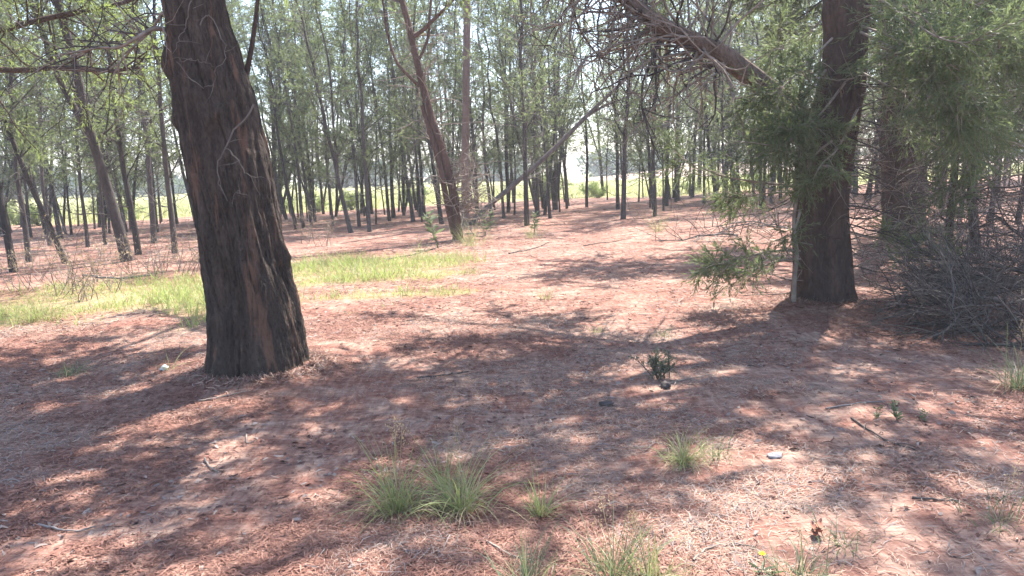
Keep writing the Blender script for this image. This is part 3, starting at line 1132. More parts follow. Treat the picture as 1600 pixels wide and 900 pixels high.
def bough(root, pts, r0, nsub, dens=1.0, mat=None, sub=0.6, leaf=(0.068, 0.009), start=0.25, name="bough", spr=0.30):
    """low feathery bough seen close up: branch, side twigs, fine leaves"""
    b, c = MB(), MB()
    q = spline(pts, 18)
    b.tube(q, np.linspace(r0, 0.004, 18), 6)
    for s in range(nsub):
        i = int(rng.uniform(start, 1.0) * 17)
        t = unit(q[min(i + 1, 17)] - q[max(i - 1, 0)])
        d = unit(t * 0.8 + rng.normal(0, 0.6, 3))
        ln = sub * rng.uniform(0.5, 1.2)
        br = wander(q[i], d, ln, 6, 0.14, -0.02)
        b.tube(br, np.linspace(0.006, 0.002, 6), 4, 0, cap=False)
        v, f = foliage_along(br, int(11 * dens), spr, leaf[0], leaf[1], 0.26, 0.1, -0.15, 16)
        c.add(v, f)
    v, f = foliage_along(q, int(12 * dens), spr, leaf[0], leaf[1], 0.26, 0.6, -0.15, 16)
    c.add(v, f)
    o = b.build(name, [M['twig']], root)
    c.build("foliage", [mat or M['leaf_right']], o)
    return o


Yb = Y1
BOUGHS = [
    # sprays hanging over the trunk and left of it
    ([(1320, 130, Y1 - .3), (1280, 180, Y1 - .7), (1240, 215, Y1 - 1.0), (1205, 235, Y1 - 1.1)], 16, 1.1, .45),
    ([(1340, 170, Y1 - .3), (1310, 230, Y1 - .9), (1285, 255, Y1 - 1.2), (1270, 280, Y1 - 1.3)], 8, .7, .3),
    # long low boughs reaching left
    ([(1250, 290, Y1 - .2), (1190, 285, Y1 - .3), (1130, 275, Y1 - .4), (1080, 255, Y1 - .4), (1050, 245, Y1 - .4)], 10, .8, .30),
    ([(1245, 300, Y1 - .2), (1200, 302, Y1 - .1), (1160, 308, Y1), (1125, 308, Y1)], 12, .9, .24),
    ([(1250, 392, Y1 - .2), (1205, 392, Y1 - .4), (1165, 402, Y1 - .5), (1128, 412, Y1 - .5), (1092, 420, Y1 - .5)], 16, .8, .24),
    ([(1250, 405, Y1 - .2), (1215, 408, Y1 - .3), (1180, 420, Y1 - .4), (1145, 428, Y1 - .4)], 10, .7, .2),
    ([(1250, 330, Y1 - .3), (1245, 350, Y1 - .6), (1240, 365, Y1 - .8), (1235, 372, Y1 - .9)], 4, .6, .16),
    ([(1290, 110, Y1 - .5), (1258, 150, Y1 - .8), (1232, 185, Y1 - .9), (1215, 215, Y1 - .9)], 12, 1.0, .28),
    ([(1300, 190, Y1 - .5), (1270, 200, Y1 - .8), (1240, 205, Y1 - 1.0), (1210, 190, Y1 - 1.1)], 12, 1.1, .30),
    ([(1320, -10, Y1 + .2), (1285, 30, Y1 + .3), (1250, 60, Y1 + .4), (1210, 75, Y1 + .4)], 12, 1.1, .36),
    ([(1600, 230, Y1), (1560, 215, Y1 - .2), (1510, 215, Y1 - .4), (1460, 235, Y1 - .5)], 14, 1.1, .42),
    ([(1300, 60, Y1 - .4), (1265, 95, Y1 - .75), (1235, 125, Y1 - .9), (1205, 150, Y1 - 1.0)], 12, 1.0, .32),
    ([(1262, 175, Y1 - .4), (1235, 165, Y1 - .7), (1205, 150, Y1 - .85), (1180, 145, Y1 - .9)], 9, .9, .26),
    ([(1300, 220, Y1 - .4), (1275, 240, Y1 - .7), (1262, 265, Y1 - .8), (1255, 290, Y1 - .85)], 9, .9, .26),
    ([(1345, 50, Y1 - .3), (1420, 90, Y1 - 1.0), (1480, 140, Y1 - 1.4), (1530, 200, Y1 - 1.5)], 14, 1.1, .5),
    ([(1350, -20, Y1 - .5), (1420, 30, Y1 - 1.3), (1470, 60, Y1 - 1.7), (1530, 70, Y1 - 1.9)], 14, 1.1, .5),
    # upper right mass
    ([(1345, 40, Y1 - .2), (1400, 60, Y1 - .8), (1450, 85, Y1 - 1.3), (1500, 110, Y1 - 1.6)], 20, 1.2, .6),
    ([(1345, 10, Y1 - .2), (1420, 10, Y1 - .6), (1490, 25, Y1 - 1.0), (1570, 60, Y1 - 1.2)], 20, 1.2, .6),
    ([(1340, 110, Y1 - .2), (1400, 140, Y1 - .7), (1450, 150, Y1 - 1.1), (1500, 190, Y1 - 1.4)], 16, 1.1, .5),
    ([(1350, -30, Y1), (1440, -20, Y1 - .3), (1530, 10, Y1 - .6), (1620, 60, Y1 - .8)], 18, 1.2, .6),
    ([(1350, 80, Y1 + .3), (1440, 90, Y1 + .2), (1530, 110, Y1), (1600, 150, Y1 - .2)], 16, 1.1, .55),
    ([(1350, 60, Y1 + .6), (1430, 100, Y1 + .6), (1500, 150, Y1 + .5), (1570, 210, Y1 + .4)], 18, 1.1, .55),
    ([(1640, -20, Y1 - 1), (1590, 40, Y1 - 1.2), (1540, 100, Y1 - 1.3), (1500, 160, Y1 - 1.3)], 18, 1.1, .5),
    ([(1560, 260, Y1 + .2), (1530, 275, Y1), (1500, 290, Y1 - .1), (1470, 305, Y1 - .2)], 10, .9, .28),
    # low sprigs right of the trunk
    ([(1320, 360, Y1 + .2), (1370, 372, Y1 + .2), (1420, 378, Y1 + .2), (1460, 385, Y1 + .2)], 13, 1.1, .30),
]
for (pts, ns, de, su) in BOUGHS:
    bough(rt, pxs(pts, Y1), 0.014, ns, de, M['leaf_right'], su, spr=0.30 if su > .35 else 0.24)
# bare lower twigs round the trunk foot, and one pale stem leaning on it
tw = MB()
for k in range(95):
    z = rng.uniform(.2, 2.6)
    i = int(np.argmin(np.abs(PR[:, 2] - RIGHT[2] - z)))
    a = rng.uniform(-3.4, 0.5)
    d = np.array([math.cos(a), math.sin(a), rng.normal(-0.1, .35)])
    twig_cluster(tw, PR[i] + unit(d) * radR[i] * .9, d, rng.uniform(.4, 1.15), rng.uniform(.005, .010), 1, 0 if k % 3 else 1, 0.16, -0.02, 3)
tw.build("bare_twigs", [M['twig_dark'], M['twig']], rt)
part_tube(rt, "pale_stem", pxs([(1240, 482, Y1 - .25), (1241, 440, Y1 - .25), (1245, 395, Y1 - .25), (1240, 350, Y1 - .25), (1246, 300, Y1 - .2)], Y1), .03, .015, M['twig'])
rel_all(rt)

# --- second dark trunk on the right, farther back ------------------------------------
base = ground(1415, 372)
Y2 = base[1]
s2 = empty("background_wattle_tree", base)
tag(s2, "dark upright trunk with bare twigs, just right of the foreground dark trunk", "tree")
ctrl = px_ctrl([(0, 1395, 1440), (100, 1388, 1440), (200, 1380, 1440), (300, 1381, 1441), (365, 1380, 1446)], Y2)[::-1]
ctrl = [[ctrl[0][0], Y2, base[2] - .3, ctrl[0][3] * 1.1]] + ctrl
tp = np.array(ctrl[-1][:3])
ctrl += [[tp[0] + .2, Y2, tp[2] + 2, .16], [tp[0] + .2, Y2, tp[2] + 5, .05]]
v, f, P, rad = big_trunk(ctrl, 60, 110, 65, .05, .06, [], .1)
link("trunk", mesh_from("trunk", v, [f], [M['bark_right']]), s2)
tw = MB()
for k in range(170):
    i = int(np.argmin(np.abs(P[:, 2] - base[2] - rng.uniform(.3, 4.5))))
    a = rng.uniform(0, 6.28)
    d = np.array([math.cos(a), math.sin(a), rng.normal(0, .4)])
    twig_cluster(tw, P[i] + unit(d) * rad[i] * .9, d, rng.uniform(.5, 1.8), rng.uniform(.008, .015), 1, k % 2, 0.18, 0, 3)
tw.build("bare_twigs", [M['twig_dark'], M['twig']], s2)
for (d, ln, z) in (((-1, -.05, .3), 5.4, 3.9), ((-1, .12, .34), 5.4, 4.1), ((-1, -.15, .4), 5.0, 4.3), ((1, -.3, .5), 3.6, 3.6), ((.3, -.9, .5), 3.2, 4.4), ((-.6, .8, .7), 3.2, 5.2), ((.8, .5, .7), 3.2, 5.6), ((-.5, -.8, .8), 2.6, 6.4)):
    i = int(np.argmin(np.abs(P[:, 2] - z)))
    limb_with_crown(s2, P[i], d, ln, .08, M['bark_right'], M['leaf_right'], 22 if ln > 4.5 else 12, (.14, .036), 17)
rel_all(s2)


# --- thicket trees at the frame's right edge -------------------------------------------
def thicket_tree(loc, seed_dirs, label, H=7.0, r=.13):
    root = empty("thicket_tree", loc)
    tag(root, label, "tree")
    loc = np.asarray(loc, float)
    p = wander(loc - np.array([0, 0, .25]), (rng.normal(0, .1), rng.normal(0, .08), 1), H, 12, .06, .05)
    pp = spline(np.column_stack([p, np.linspace(r, .03, 12)]), 60)
    v, f, P, rad = big_trunk(pp[::5], 28, 70, 77, .05, .06)
    link("trunk", mesh_from("trunk", v, [f], [M['bark_right']]), root)
    tw = MB()
    for k in range(130):
        i = int(np.argmin(np.abs(P[:, 2] - loc[2] - rng.uniform(.2, 3.6))))
        a = rng.uniform(0, 6.28)
        twig_cluster(tw, P[i], (math.cos(a), math.sin(a), rng.normal(.05, .4)), rng.uniform(.8, 2.2), rng.uniform(.006, .015), 2 if k % 3 == 0 else 1, 0 if k % 3 else 1, .2, -.01, 3)
    tw.build("bare_twigs", [M['twig_dark'], M['twig']], root)
    for (d, ln, z) in seed_dirs:
        i = int(np.argmin(np.abs(P[:, 2] - loc[2] - z)))
        limb_with_crown(root, P[i], d, ln, .05, M['bark_right'], M['leaf_right'], 12, (.10, .02), 16)
    rel_all(root)
    return root, P


TH = [((-.7, -.5, .5), 2.0, 2.2), ((-.9, .2, .5), 2.2, 2.8), ((.3, -.9, .6), 2.2, 3.2), ((.8, .3, .7), 2.4, 3.8), ((-.5, .8, .8), 2.4, 4.4), ((-.6, -.4, .9), 2.2, 5.0), ((.5, -.4, 1), 2.0, 5.6)]
g = ground(1610, 440)
thicket_tree((g[0] + .3, g[1], g[2]), TH, "twiggy dark tree at the right frame edge behind the brush heap", 7.5, .14)
g = ground(1480, 415)
thicket_tree(g, TH[3:], "thin twiggy tree at the left end of the brush heap", 6.5, .06)
g = ground(1530, 395)
thicket_tree(g, TH[1:], "thin twiggy tree rising behind the brush heap", 7.0, .085)


# --- low bushy tree at the left edge: its sunlit sprays fill the top left corner --------
lt_loc = np.array([-8.6, 11.5, float(height(-8.6, 11.5))])
lt = empty("edge_tree", lt_loc)
tag(lt, "tree at the left frame edge with drooping sunlit yellow green sprays", "tree")
p = wander(lt_loc - np.array([0, 0, .25]), (.02, .02, 1), 9, 12, .06, .05)
pp = spline(np.column_stack([p, np.linspace(.17, .03, 12)]), 12)
v, f, P, rad = big_trunk(pp, 36, 80, 91, .05, .06, [], .1)
link("trunk", mesh_from("trunk", v, [f], [M['bark_right']]), lt)
for (d, ln, z, m_) in (((.95, -.2, .25), 3.6, 3.0, 'leaf_bright'), ((.9, .25, .3), 4.0, 3.4, 'leaf_bright'), ((.7, -.7, .35), 3.0, 3.6, 'leaf_grove'), ((-.8, .2, .6), 2.6, 4.0, 'leaf_grove'),
                       ((.9, .1, .5), 3.2, 4.4, 'leaf_bright'), ((.3, .9, .6), 3.0, 4.8, 'leaf_grove'), ((-.3, -.8, .7), 2.6, 5.2, 'leaf_grove'), ((.5, -.4, .9), 2.6, 6.0, 'leaf_grove')):
    i = int(np.argmin(np.abs(P[:, 2] - lt_loc[2] - z)))
    limb_with_crown(lt, P[i], d, ln, .06, M['bark_right'], M[m_], 13, (.085, .013), 18, up=-.015)
rel_all(lt)

# --- reddish forked tree in the middle distance ------------------------------------------
base = ground(713, 374)
YC = base[1]
ft = empty("forked_tree", base)
tag(ft, "reddish brown forked tree leaning left in the middle distance, dead twigs at its foot", "tree")


def stem_px(pts):
    out = []
    for (x, y, w) in pts:
        out.append([*at(x, y, YC), w * .52 / 2 / FPX * YC])
    return out


A_ = stem_px([(716, 378, 34), (714, 350, 28), (708, 300, 26), (694, 245, 24), (677, 195, 23), (662, 140, 21), (650, 90, 19), (640, 45, 17), (628, 0, 16), (605, -90, 11), (590, -190, 5)])
B_ = stem_px([(709, 365, 18), (702, 330, 18), (694, 290, 17), (684, 245, 15), (672, 205, 14), (660, 165, 12)])
C_ = stem_px([(656, 135, 11), (636, 116, 9), (619, 95, 8), (606, 55, 7), (598, 0, 6), (590, -60, 3)])
D_ = stem_px([(652, 100, 9), (668, 60, 8), (672, 20, 7), (676, -60, 4)])
tb = MB()
A_[0][2] -= .15
for k, (c_, sd_) in enumerate(((A_, 30), (B_, 16), (C_, 12), (D_, 12))):
    c_ = np.array(c_)
    if k == 1:
        c_[:, 1] -= np.array([.0, .06, .1, .1, .06, 0])
    v, f, P, rad = big_trunk(c_, sd_, 70, 101 + k, .05, .06, [], .08 if k == 0 else 0)
    tb.add(v, f)
    if k == 0:
        PA, rA = P, rad
    if k == 2:
        PC = P
tb.build("trunk", [M['bark_red']], ft)
tw = MB()
for k in range(60):
    i = int(np.argmin(np.abs(PA[:, 2] - base[2] - rng.uniform(.3, 6.5))))
    a = rng.uniform(0, 6.28)
    twig_cluster(tw, PA[i], (math.cos(a), .5 * math.sin(a), rng.uniform(-.2, .8)), rng.uniform(.6, 1.6), rng.uniform(.010, .02), 1, 0, .24, 0, 4)
for k in range(40):          # pale tangle right of the foot
    p = PA[int(np.argmin(np.abs(PA[:, 2] - base[2] - rng.uniform(.3, 1.6))))]
    twig_cluster(tw, p, (rng.normal(1, .45), rng.normal(-.4, .4), rng.normal(.45, .5)), rng.uniform(.7, 1.5), rng.uniform(.012, .022), 1, 0, .35, 0, 3)
tw.build("dead_twigs", [M['twig']], ft)
for (d, ln, z) in (((.9, -.3, .4), 2.2, 4.6), ((-.8, .2, .6), 2.6, 5.4), ((.7, .5, .7), 2.6, 6.4), ((-.4, -.8, .8), 2.6, 7.2), ((.2, .7, .9), 2.4, 8.0)):
    i = int(np.argmin(np.abs(PA[:, 2] - base[2] - z)))
    limb_with_crown(ft, PA[i], d, ln, .05, M['bark_red'], M['leaf_bright'] if z < 5 else M['leaf_grove'], 9, (.13, .026), 10)
rel_all(ft)

# --- fallen pole leaning through the grove -------------------------------------------------
lowp = ground(740, 350)
YL = lowp[1]
lean = empty("fallen_pole", lowp)
tag(lean, "bare fallen trunk slanting up to the right from the forked tree", "fallen tree")
c_ = [[*(lowp + np.array([-.12, 0, -.05])), .09]]
for (x, y, w, dy) in ((760, 325, 14, 0), (800, 291, 13, .1), (860, 238, 12, .2), (918, 180, 11, .3), (962, 138, 9, .4), (1002, 100, 7, .5), (1030, 72, 4, .5)):
    c_.append([*at(x, y, YL + dy), w * .58 / 2 / FPX * YL])
v, f, P, rad = big_trunk(np.array(c_), 18, 70, 131, .05, .05)
b = MB()
b.add(v, f)
b.build("trunk", [M['bark_pole']], lean)
part_tube(lean, "fork", pxs([(915, 183), (945, 165), (985, 148), (999, 118), (1010, 95)], YL + .35), .045, .02, M['bark_pole'], 8)
tw = MB()
for k in range(26):
    i = rng.integers(22, 68)
    twig_cluster(tw, P[i], (rng.normal(.3, .6), rng.normal(0, .6), rng.normal(0, .6)), rng.uniform(.4, 1.4), rng.uniform(.008, .016), 1, 0, .2, 0, 3)
tw.build("dead_twigs", [M['twig_grey']], lean)
rel_all(lean)

# --- straight pale dead trunk behind the forked tree ------------------------------------------
base = ground(727, 352)
o = empty("bare_tree", base)
tag(o, "straight pale pinkish trunk standing right behind the reddish forked tree", "tree")
YD = base[1]
c_ = [[*(base - np.array([0, 0, .25])), 7 / FPX * YD]] + [[*at(x, y, YD), w / 2 / FPX * YD] for (x, y, w) in ((727, 335, 12), (727, 260, 12), (728, 170, 11), (729, 80, 11), (730, 0, 10), (731, -120, 6))]
v, f, P, rad = big_trunk(np.array(c_), 16, 60, 151, .04, .05)
link("trunk", mesh_from("trunk", v, [f], [M['bark_pale']]), o)
tw = MB()
for k in range(30):
    i = rng.integers(12, 58)
    a = rng.uniform(0, 6.28)
    twig_cluster(tw, P[i], (math.cos(a), math.sin(a), rng.uniform(0, .8)), rng.uniform(.5, 1.3), .012, 1, 0, .2, 0, 3)
tw.build("dead_twigs", [M['twig_grey']], o)
rel_all(o)


# ------------------------------------------------------------------ brush heap at the right
HEAP = [(1450, 430, -.9, .25, 2.0), (1480, 460, -.8, .1, 1.8), (1520, 440, -1, .3, 2.4), (1560, 470, -1, .2, 2.2), (1590, 430, -1, .15, 2.6), (1540, 505, -.9, -.1, 1.6), (1600, 500, -1, .1, 1.9),
        (1500, 400, -1, .4, 2.2), (1570, 395, -1, .25, 2.6), (1460, 495, -1, 0, 1.3), (1595, 455, -.8, .5, 2.0), (1630, 410, -1, .1, 2.8), (1550, 420, .9, .3, 1.8), (1430, 470, .9, .2, 1.6), (1610, 380, -1, 0, 2.6),
        (1580, 520, -1, .3, 1.5), (1640, 470, -1, .4, 2.4)]
nheap = nlit = 0
HEAP += [(1085, 345, 1, .05, 1.6), (1130, 352, -1, .1, 1.8), (1170, 342, 1, .05, 1.7), (1205, 355, -1, .1, 1.8)]
HEAP += [(rng.uniform(1440, 1640), rng.uniform(380, 500), -1 if i % 3 else .9, rng.uniform(0, .5), rng.uniform(1.2, 2.2)) for i in range(9)]
HEAP.sort()
for k, (px, py, dx, dz, ln) in enumerate(HEAP):
    if px > 1400:
        px, ln = px + 35, ln * .62
    g = ground(px, py + 25)
    root = empty("dead_branch", g)
    if px > 1400:
        nheap += 1
        tag(root, f"{ORD[nheap - 1]} grey dead branch from the left in the brush heap at right", "branch", "dead branches of the brush heap")
    else:
        nlit += 1
        tag(root, f"{ORD[nlit - 1]} pale dead branch from the left, lying in the sun behind the low bough", "branch", "dead branches in the sun")
    b, tw = MB(), MB()
    z = g[2] + (k % 5) * .09 + .02
    path = wander((g[0] + .3, g[1], z), (dx, rng.normal(0, .4), dz * .7), ln, 12, .13, -.035)
    path[:, 2] = np.maximum(path[:, 2], height(path[:, 0], path[:, 1]) + .02)
    b.tube(path, np.linspace(rng.uniform(.014, .03), .006, 12), 6)
    for j in range(30):
        i = rng.integers(1, 12)
        twig_cluster(tw, path[i], (rng.normal(dx * .5, .6), rng.normal(0, .5), rng.normal(.15, .5)), rng.uniform(.35, 1.0), rng.uniform(.004, .010), 1, 0 if j % 2 == 0 else 1, .2, -.02, 4)
    b.build("stem", [M['twig_heap' if px > 1400 else 'twig_grey']], root)
    tw.build("twigs", [M['twig_heap' if px > 1400 else 'twig_grey'], M['twig_dark']], root)
    rel_all(root)


# ------------------------------------------------------------------ grass tufts, seedlings and other small things
def tuft(px, py, hgt, n, label, spread=.10, dry=.35, heads=0, deep=False, droop=1.5):
    g = ground(px, py)
    root = empty("grass_tuft", g)
    tag(root, label, "grass tuft", "grass tufts on the forest floor")
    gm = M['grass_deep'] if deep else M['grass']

    def blades(n, nm, mat, l0, l1, lean_, dr, w):
        b = MB()
        a = rng.uniform(0, 6.28, n)
        rr = np.abs(rng.normal(0, spread * .5, n))
        x, y = g[0] + rr * np.cos(a), g[1] + rr * np.sin(a)
        base = np.stack([x, y, height(x, y) - .012], 1)
        le = rng.uniform(.05, lean_, n)
        a2 = a + rng.normal(0, 1.0, n)
        d = np.stack([np.cos(a2) * le + rng.normal(0, .18, n), np.sin(a2) * le + rng.normal(0, .18, n), np.ones(n)], 1)
        blade_mesh(b, base, d, hgt * rng.uniform(l0, l1, n), rng.uniform(w * .6, w * 1.2, n), rng.uniform(dr * .4, dr * 1.4, n), 0, 6)
        b.build(nm, [mat], root)
    blades(n, "green_blades", gm, .5, 1.6, 1.0, droop * 1.3, .0055)
    if dry:
        blades(int(n * dry), "dry_blades", M['straw'], .5, 1.4, 1.6, droop * 2.4, .0045)
    for h_ in range(heads):
        b = MB()
        a = rng.uniform(0, 6.28)
        top = g + np.array([math.cos(a) * .08, math.sin(a) * .06, hgt * rng.uniform(1.25, 1.6)])
        q = spline([g, (g + top) / 2 + np.array([0, 0, .02]), top], 8)
        b.tube(q, np.linspace(.0022, .0012, 8), 4)
        A = top + np.stack([rng.normal(0, .016, 60), rng.normal(0, .016, 60), rng.uniform(-.09, .03, 60)], 1)
        v, f = leaves(A, np.tile([0, 0, 1.], (60, 1)), .014, .005, .5)
        b.add(v, f)
        b.build("seed_head", [M['straw']], root)
    rel_all(root)
    return root


tuft(622, 800, .31, 150, "left one of the two big arching green grass tufts in the foreground", .12, .6, 2)
tuft(720, 800, .32, 150, "right one of the two big arching grass tufts, with straw at its foot", .11, .8, 0)
tuft(697, 768, .26, 60, "upright grass tuft with one tall seed head between the two big tufts", .06, .4, 1, False, .7)
tuft(845, 806, .19, 60, "small green grass tuft right of the two big tufts", .05, .9, 0, False, .9)
tuft(1068, 722, .19, 130, "pale yellowing grass tuft in front of the little bush", .11, 1.0, 0)
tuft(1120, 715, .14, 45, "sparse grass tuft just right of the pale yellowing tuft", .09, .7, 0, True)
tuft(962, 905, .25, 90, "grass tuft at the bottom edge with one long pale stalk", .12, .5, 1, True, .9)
tuft(1015, 915, .18, 90, "grass tuft at the bottom edge with a pale feathery seed head", .10, .6, 2, False, 1.2)
tuft(825, 915, .19, 70, "thin dull grass tuft at the bottom edge below the small green tuft", .10, .5, 0, True, .6)
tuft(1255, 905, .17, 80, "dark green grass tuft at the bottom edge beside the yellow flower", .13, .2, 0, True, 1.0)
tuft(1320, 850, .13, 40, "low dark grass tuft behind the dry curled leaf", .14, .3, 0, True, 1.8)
tuft(1588, 608, .36, 110, "tall drooping grass tuft at the right frame edge", .09, .5, 1, True, 1.4)
tuft(1560, 815, .16, 40, "sparse faint grass tuft near the bottom right corner", .14, .6, 1, True, 1.0)
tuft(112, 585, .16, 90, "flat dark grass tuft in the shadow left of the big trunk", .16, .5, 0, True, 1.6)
tuft(265, 578, .22, 12, "thin sprig of grass beside the white scrap", .03, .4, 1)
tuft(935, 520, .16, 26, "tiny grass tuft with arching blades in the clearing", .05, .8, 0, False, 1.8)
tuft(1035, 525, .12, 40, "small dry grass tuft behind the little bush", .14, 1.2, 0, True, 1.6)
tuft(853, 468, .22, 30, "lone pale grass tuft in the sunlit clearing", .08, .9, 0, False, .9)
tuft(1028, 362, .55, 70, "pale grass tuft at the grove's edge below the paired dark trunks", .25, .8, 0, False, .8)
tuft(735, 384, .55, 130, "bright green grass clump at the foot of the forked tree", .35, .3, 0, False, .8)
tuft(830, 372, .50, 60, "green grass clump in front of the straight dark trunk", .25, .5, 0, False, .7)
tuft(660, 405, .40, 60, "short sunny grass clump left of the forked tree's foot", .28, .7, 0)
tuft(735, 428, .30, 60, "pale grass clump at the near edge of the sunlit verge", .22, .9, 0)
tuft(60, 500, .34, 190, "straw coloured grass clump at the left frame edge", .3, 1.0, 0)


def weed(px, py, hgt, label, mat='straw'):
    g = ground(px, py)
    root = empty("dry_weed", g)
    tag(root, label, "weed", "dry weeds at the edge of the left grove")
    b, c = MB(), MB()
    tips = []
    for s in range(7):
        a = rng.uniform(0, 6.28)
        d = (math.cos(a) * .45, math.sin(a) * .45, 1)
        twig_cluster(b, g + np.array([rng.normal(0, .1), rng.normal(0, .1), -.03]), d, hgt * rng.uniform(.6, 1.1), .007, 2, 0, .16, .01, 4)
    A = np.concatenate(b.v)
    A = A[rng.integers(0, len(A), 140)]
    A = A[A[:, 2] > g[2] + .15]
    v, f = leaves(A, np.tile([0, 0, .6], (len(A), 1)), .05, .012, .8)
    c.add(v, f)
    b.build("stems", [M['twig']], root)
    c.build("dry_leaves", [M['straw']], root)
    rel_all(root)


for k, (px, py, h_) in enumerate(sorted([(92, 462, .75), (118, 452, .85), (150, 440, .7), (170, 455, .65), (245, 432, .7), (272, 425, .75), (300, 430, .7), (60, 440, .7), (205, 428, .6),
                                  (505, 385, .8), (478, 380, .9), (320, 420, .7), (135, 470, .6), (35, 455, .6)])):
    weed(px, py, h_, f"{ORD[k]} pale dry weed from the left along the sunlit grass" if px < 400 else ("pale dry weed close to the right side of the big trunk" if px < 490 else "pale dry weed farther right of the big trunk, below slim trees"))


def sapling(px, py, hgt, label, lean_=0.0):
    g = ground(px, py)
    root = empty("leafy_seedling", g)
    tag(root, label, "seedling", "leafy seedlings")
    b, c = MB(), MB()
    for s in range(2):
        p = wander(g - np.array([0, 0, .02]), (rng.normal(lean_, .15), rng.normal(0, .15), 1), hgt * rng.uniform(.7, 1), 8, .06, .02)
        b.tube(p, np.linspace(hgt * .014 + .001, .001, 8), 4)
        n = 26
        i = rng.integers(2, 8, n)
        a = rng.uniform(0, 6.28, n)
        v, f = leaves(p[i], np.stack([np.cos(a), np.sin(a), np.full(n, .5)], 1), hgt * .26, hgt * .065, .2)
        c.add(v, f)
    b.build("stem", [M['grass_deep']], root)
    c.build("leaves", [M['grass_deep']], root)
    rel_all(root)


sapling(1370, 654, .10, "leftmost of three pale green seedlings near the brush heap")
sapling(1404, 658, .17, "tallest, middle one of three pale green seedlings near the brush heap")
sapling(1443, 658, .10, "rightmost of three pale green seedlings near the brush heap")
sapling(758, 368, .75, "tall leafy seedling standing right of the forked tree's foot")
sapling(685, 388, .9, "spindly seedling standing left of the forked tree's foot", -.1)
sapling(835, 365, .6, "leafy seedling at the foot of the straight dark trunk")

# little bush in the clearing
g = ground(1034, 590)
bu = empty("small_bush", g)
tag(bu, "little bush with grey green leaves over dark stems in the clearing", "bush")
b, c = MB(), MB()
for s in range(16):
    a = rng.uniform(0, 6.28)
    p = wander(g + np.array([rng.normal(0, .03), rng.normal(0, .03), -.02]), (math.cos(a) * .5, math.sin(a) * .5, 1), rng.uniform(.12, .24), 6, .12, .02)
    b.tube(p, np.linspace(.005, .002, 6), 5)
    v, f = foliage_along(p, 4 if s % 3 else 9, .06, .024, .007, .7, .45, .0)
    c.add(v, f)
b.build("stems", [M['twig_dark']], bu)
c.build("leaves", [M['bush']], bu)
rel_all(bu)

# yellow flower
g = ground(1190, 893)
fl = empty("yellow_flower", g)
tag(fl, "small bright yellow flower at the bottom edge", "flower")
b = MB()
hp = g + np.array([0, 0, .07])
b.tube(spline([g - np.array([0, 0, .02]), g + np.array([.01, 0, .04]), hp], 6), np.full(6, .0018), 5)
b.build("stem", [M['grass_deep']], fl)
b = MB()
for ringr, up_, n in ((.016, .35, 13), (.011, .7, 9)):
    for k in range(n):
        a = 6.283 * k / n + rng.normal(0, .1)
        d = unit((math.cos(a), math.sin(a) - .5, up_))
        s = unit(np.cross(d, (0, 0, 1))) * .0032
        e = hp + d * ringr
        m_ = hp + d * ringr * .6
        b.add([hp, m_ - s, e, m_ + s], [[0, 1, 2, 3]])
b.build("petals", [M['yellow']], fl)
b = MB()
a = np.linspace(0, 6.28, 5, endpoint=False)
v, f = leaves(np.tile(g + np.array([0, 0, .004]), (7, 1)), np.stack([np.cos(np.arange(7)), np.sin(np.arange(7)), np.full(7, .25)], 1), .08, .016, .1)
b.add(v, f)
b.build("basal_leaves", [M['grass_deep']], fl)
rel_all(fl)


# crumpled white scrap, flat grey stone, curled dry leaf
def lump(name, px, py, size, mat, label, cat, seed, rough=.5):
    g = ground(px, py)
    n, m_ = 10, 16
    th = np.linspace(0, math.pi, n)[:, None]
    ph = np.linspace(0, 2 * math.pi, m_, endpoint=False)[None, :]
    u = np.stack([np.sin(th) * np.cos(ph), np.sin(th) * np.sin(ph), np.cos(th) * np.ones_like(ph)], -1).reshape(-1, 3)
    u = u * (1 + rough * vnoise(u[:, 0] * 1.8, u[:, 1] * 1.8, u[:, 2] * 1.8, seed))[:, None]
    v = u * np.array(size) + np.array([0, 0, size[2] * .55])
    I = (np.arange(n - 1)[:, None] * m_)
    J = np.arange(m_)[None, :]
    f = np.stack([I + J, I + (J + 1) % m_, I + m_ + (J + 1) % m_, I + m_ + J], -1).reshape(-1, 4)
    o = link(name, mesh_from(name, v, [f], [mat], None, False))
    o.location = Vector(g)
    o.rotation_euler.z = rng.uniform(0, 3)
    return tag(o, label, cat)


lump("white_scrap", 258, 577, (.036, .026, .02), M['white'], "crumpled white scrap on the litter left of the big trunk", "scrap", 3, .9)
o = lump("flat_stone", 1210, 714, (.045, .03, .014), M['stone'], "flat grey chip lying on the litter right of the pale tuft", "stone", 5, .4)
lump("dark_lump", 1040, 606, (.045, .03, .03), M['twig_dark'], "dark lump of wood just below the little bush", "wood", 8, .6)
lump("dark_chip", 948, 634, (.05, .03, .018), M['twig_dark'], "dark chip of bark left of the little bush", "bark", 9, .6)


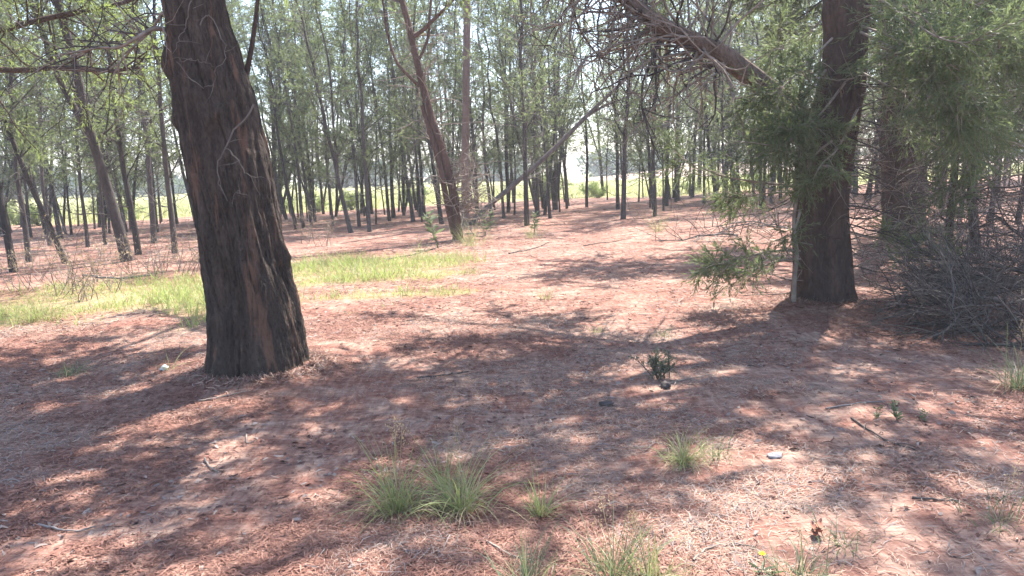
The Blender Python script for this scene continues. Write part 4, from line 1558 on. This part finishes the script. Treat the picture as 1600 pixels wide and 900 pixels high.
def curled_leaf(px, py):
    g = ground(px, py)
    root = empty("dry_leaf", g)
    tag(root, "large curled rust coloured dry leaf near the bottom edge", "leaf")
    for s in range(3):
        b = MB()
        t = np.linspace(-1, 1, 9)
        a = rng.uniform(0, 3.14)
        mid = np.stack([t * .045, .01 * np.sin(t * 2), .012 + .018 * t ** 2], 1)
        w = .014 * (1 - t ** 2) + .001
        v = []
        for q, ww in zip(mid, w):
            v += [q + np.array([0, -ww, .008]), q, q + np.array([0, ww, .010])]
        v = np.array(v)
        ca, sa = math.cos(a), math.sin(a)
        v = v @ np.array([[ca, sa, 0], [-sa, ca, 0], [0, 0, 1]]) + g + np.array([rng.normal(0, .012), rng.normal(0, .012), s * .012])
        f = []
        for i in range(8):
            f += [[3 * i, 3 * i + 1, 3 * i + 4, 3 * i + 3], [3 * i + 1, 3 * i + 2, 3 * i + 5, 3 * i + 4]]
        b.add(v, f)
        b.build("leaf_blade", [M['dry_leaf']], root)
    rel_all(root)


curled_leaf(1275, 838)

STICKS = [([(652, 592), (690, 588), (732, 582)], .008, 'twig_dark', "dark stick lying in the shade right of the big trunk"),
          ([(310, 628), (345, 622), (386, 613)], .008, 'twig', "pale straight stick lying at the foot of the big trunk"),
          ([(1083, 878), (1105, 860), (1140, 852), (1178, 856)], .005, 'twig', "pale curved twig left of the yellow flower"),
          ([(1425, 780), (1460, 783), (1498, 785)], .007, 'twig_dark', "dark stick on the litter in the lower right"),
          ([(1030, 605), (1080, 592), (1120, 586)], .005, 'twig', "thin pale twig running right from the little bush"),
          ([(320, 718), (328, 732), (342, 740)], .006, 'twig', "pale bent twig in the shaded left foreground"),
          ([(385, 680), (386, 694), (400, 690)], .005, 'twig', "short pale twig in front of the big trunk"),
          ([(795, 397), (830, 390), (862, 379)], .014, 'twig_dark', "dark forked stick in the sunny clearing before the slanting pole"),
          ([(912, 385), (945, 380), (988, 372)], .011, 'twig_dark', "thin dark stick in the sunlit clearing, right of the forked stick"),
          ([(600, 408), (650, 398), (690, 385)], .014, 'twig_dark', "dark fallen stick left of the forked tree's foot"),
          ([(130, 432), (170, 436), (240, 432)], .022, 'twig_grey', "grey fallen bough lying among the dry weeds"),
          ([(1290, 640), (1340, 632), (1385, 628)], .006, 'twig_grey', "thin grey twig in the shade before the brush heap"),
          ([(1330, 655), (1385, 690), (1430, 705)], .006, 'twig_dark', "long dark twig sloping past the pale seedlings"),
          ([(760, 848), (800, 870), (835, 880)], .005, 'twig', "thin pale twig below the right big tuft"),
          ([(60, 822), (110, 832), (150, 826)], .006, 'twig_grey', "grey twig in the lower left corner")]
for (pts, r, mt, lab) in STICKS:
    P3 = [ground(*p) for p in pts]
    root = empty("stick", P3[0])
    tag(root, lab, "stick", "sticks on the forest floor")
    q = spline(P3, 14)
    q[:, 2] = height(q[:, 0], q[:, 1]) + r * .7 + .004
    q[1:-1] += rng.normal(0, r * .25, (12, 3))
    b = MB()
    b.tube(q, np.linspace(r, r * .5, 14), 7)
    b.build("wood", [M[mt]], root)
    b = MB()
    twig_cluster(b, q[8], unit(q[9] - q[8]) + np.array([.3, .5, .1]), np.linalg.norm(q[-1] - q[0]) * .35, r * .5, 0, 0, .15, -.03)
    b.build("side_twig", [M[mt]], root)
    rel_all(root)

# twigs too fine to pick apart one by one stay joined
for o in col.objects:
    if o.parent is not None and o.name.split(".")[0] in ("branches", "bare_twigs", "dead_twigs", "clinging_twigs", "twigs"):
        o["kind"] = "stuff"

# ------------------------------------------------------------------ haze: the sunlit air of the wood
hv = [(-430, -430, -12), (430, -430, -12), (430, 430, -12), (-430, 430, -12), (-430, -430, 24), (430, -430, 24), (430, 430, 24), (-430, 430, 24)]
hf = np.array([(0, 3, 2, 1), (4, 5, 6, 7), (0, 1, 5, 4), (1, 2, 6, 5), (2, 3, 7, 6), (3, 0, 4, 7)])
hm = bpy.data.materials.new("haze")
hm.use_nodes = True
nt = hm.node_tree
nt.nodes.remove(nt.nodes["Principled BSDF"])
pv = nt.nodes.new("ShaderNodeVolumePrincipled")
pv.inputs["Color"].default_value = (0.93, 0.95, 1.0, 1)
pv.inputs["Density"].default_value = 0.0015
pv.inputs["Anisotropy"].default_value = 0.3
nt.links.new(pv.outputs[0], nt.nodes["Material Output"].inputs["Volume"])
kind(link("haze", mesh_from("haze", hv, [hf], [hm], None, False)), "stuff", "pale sunlit haze hanging in the air", "haze")
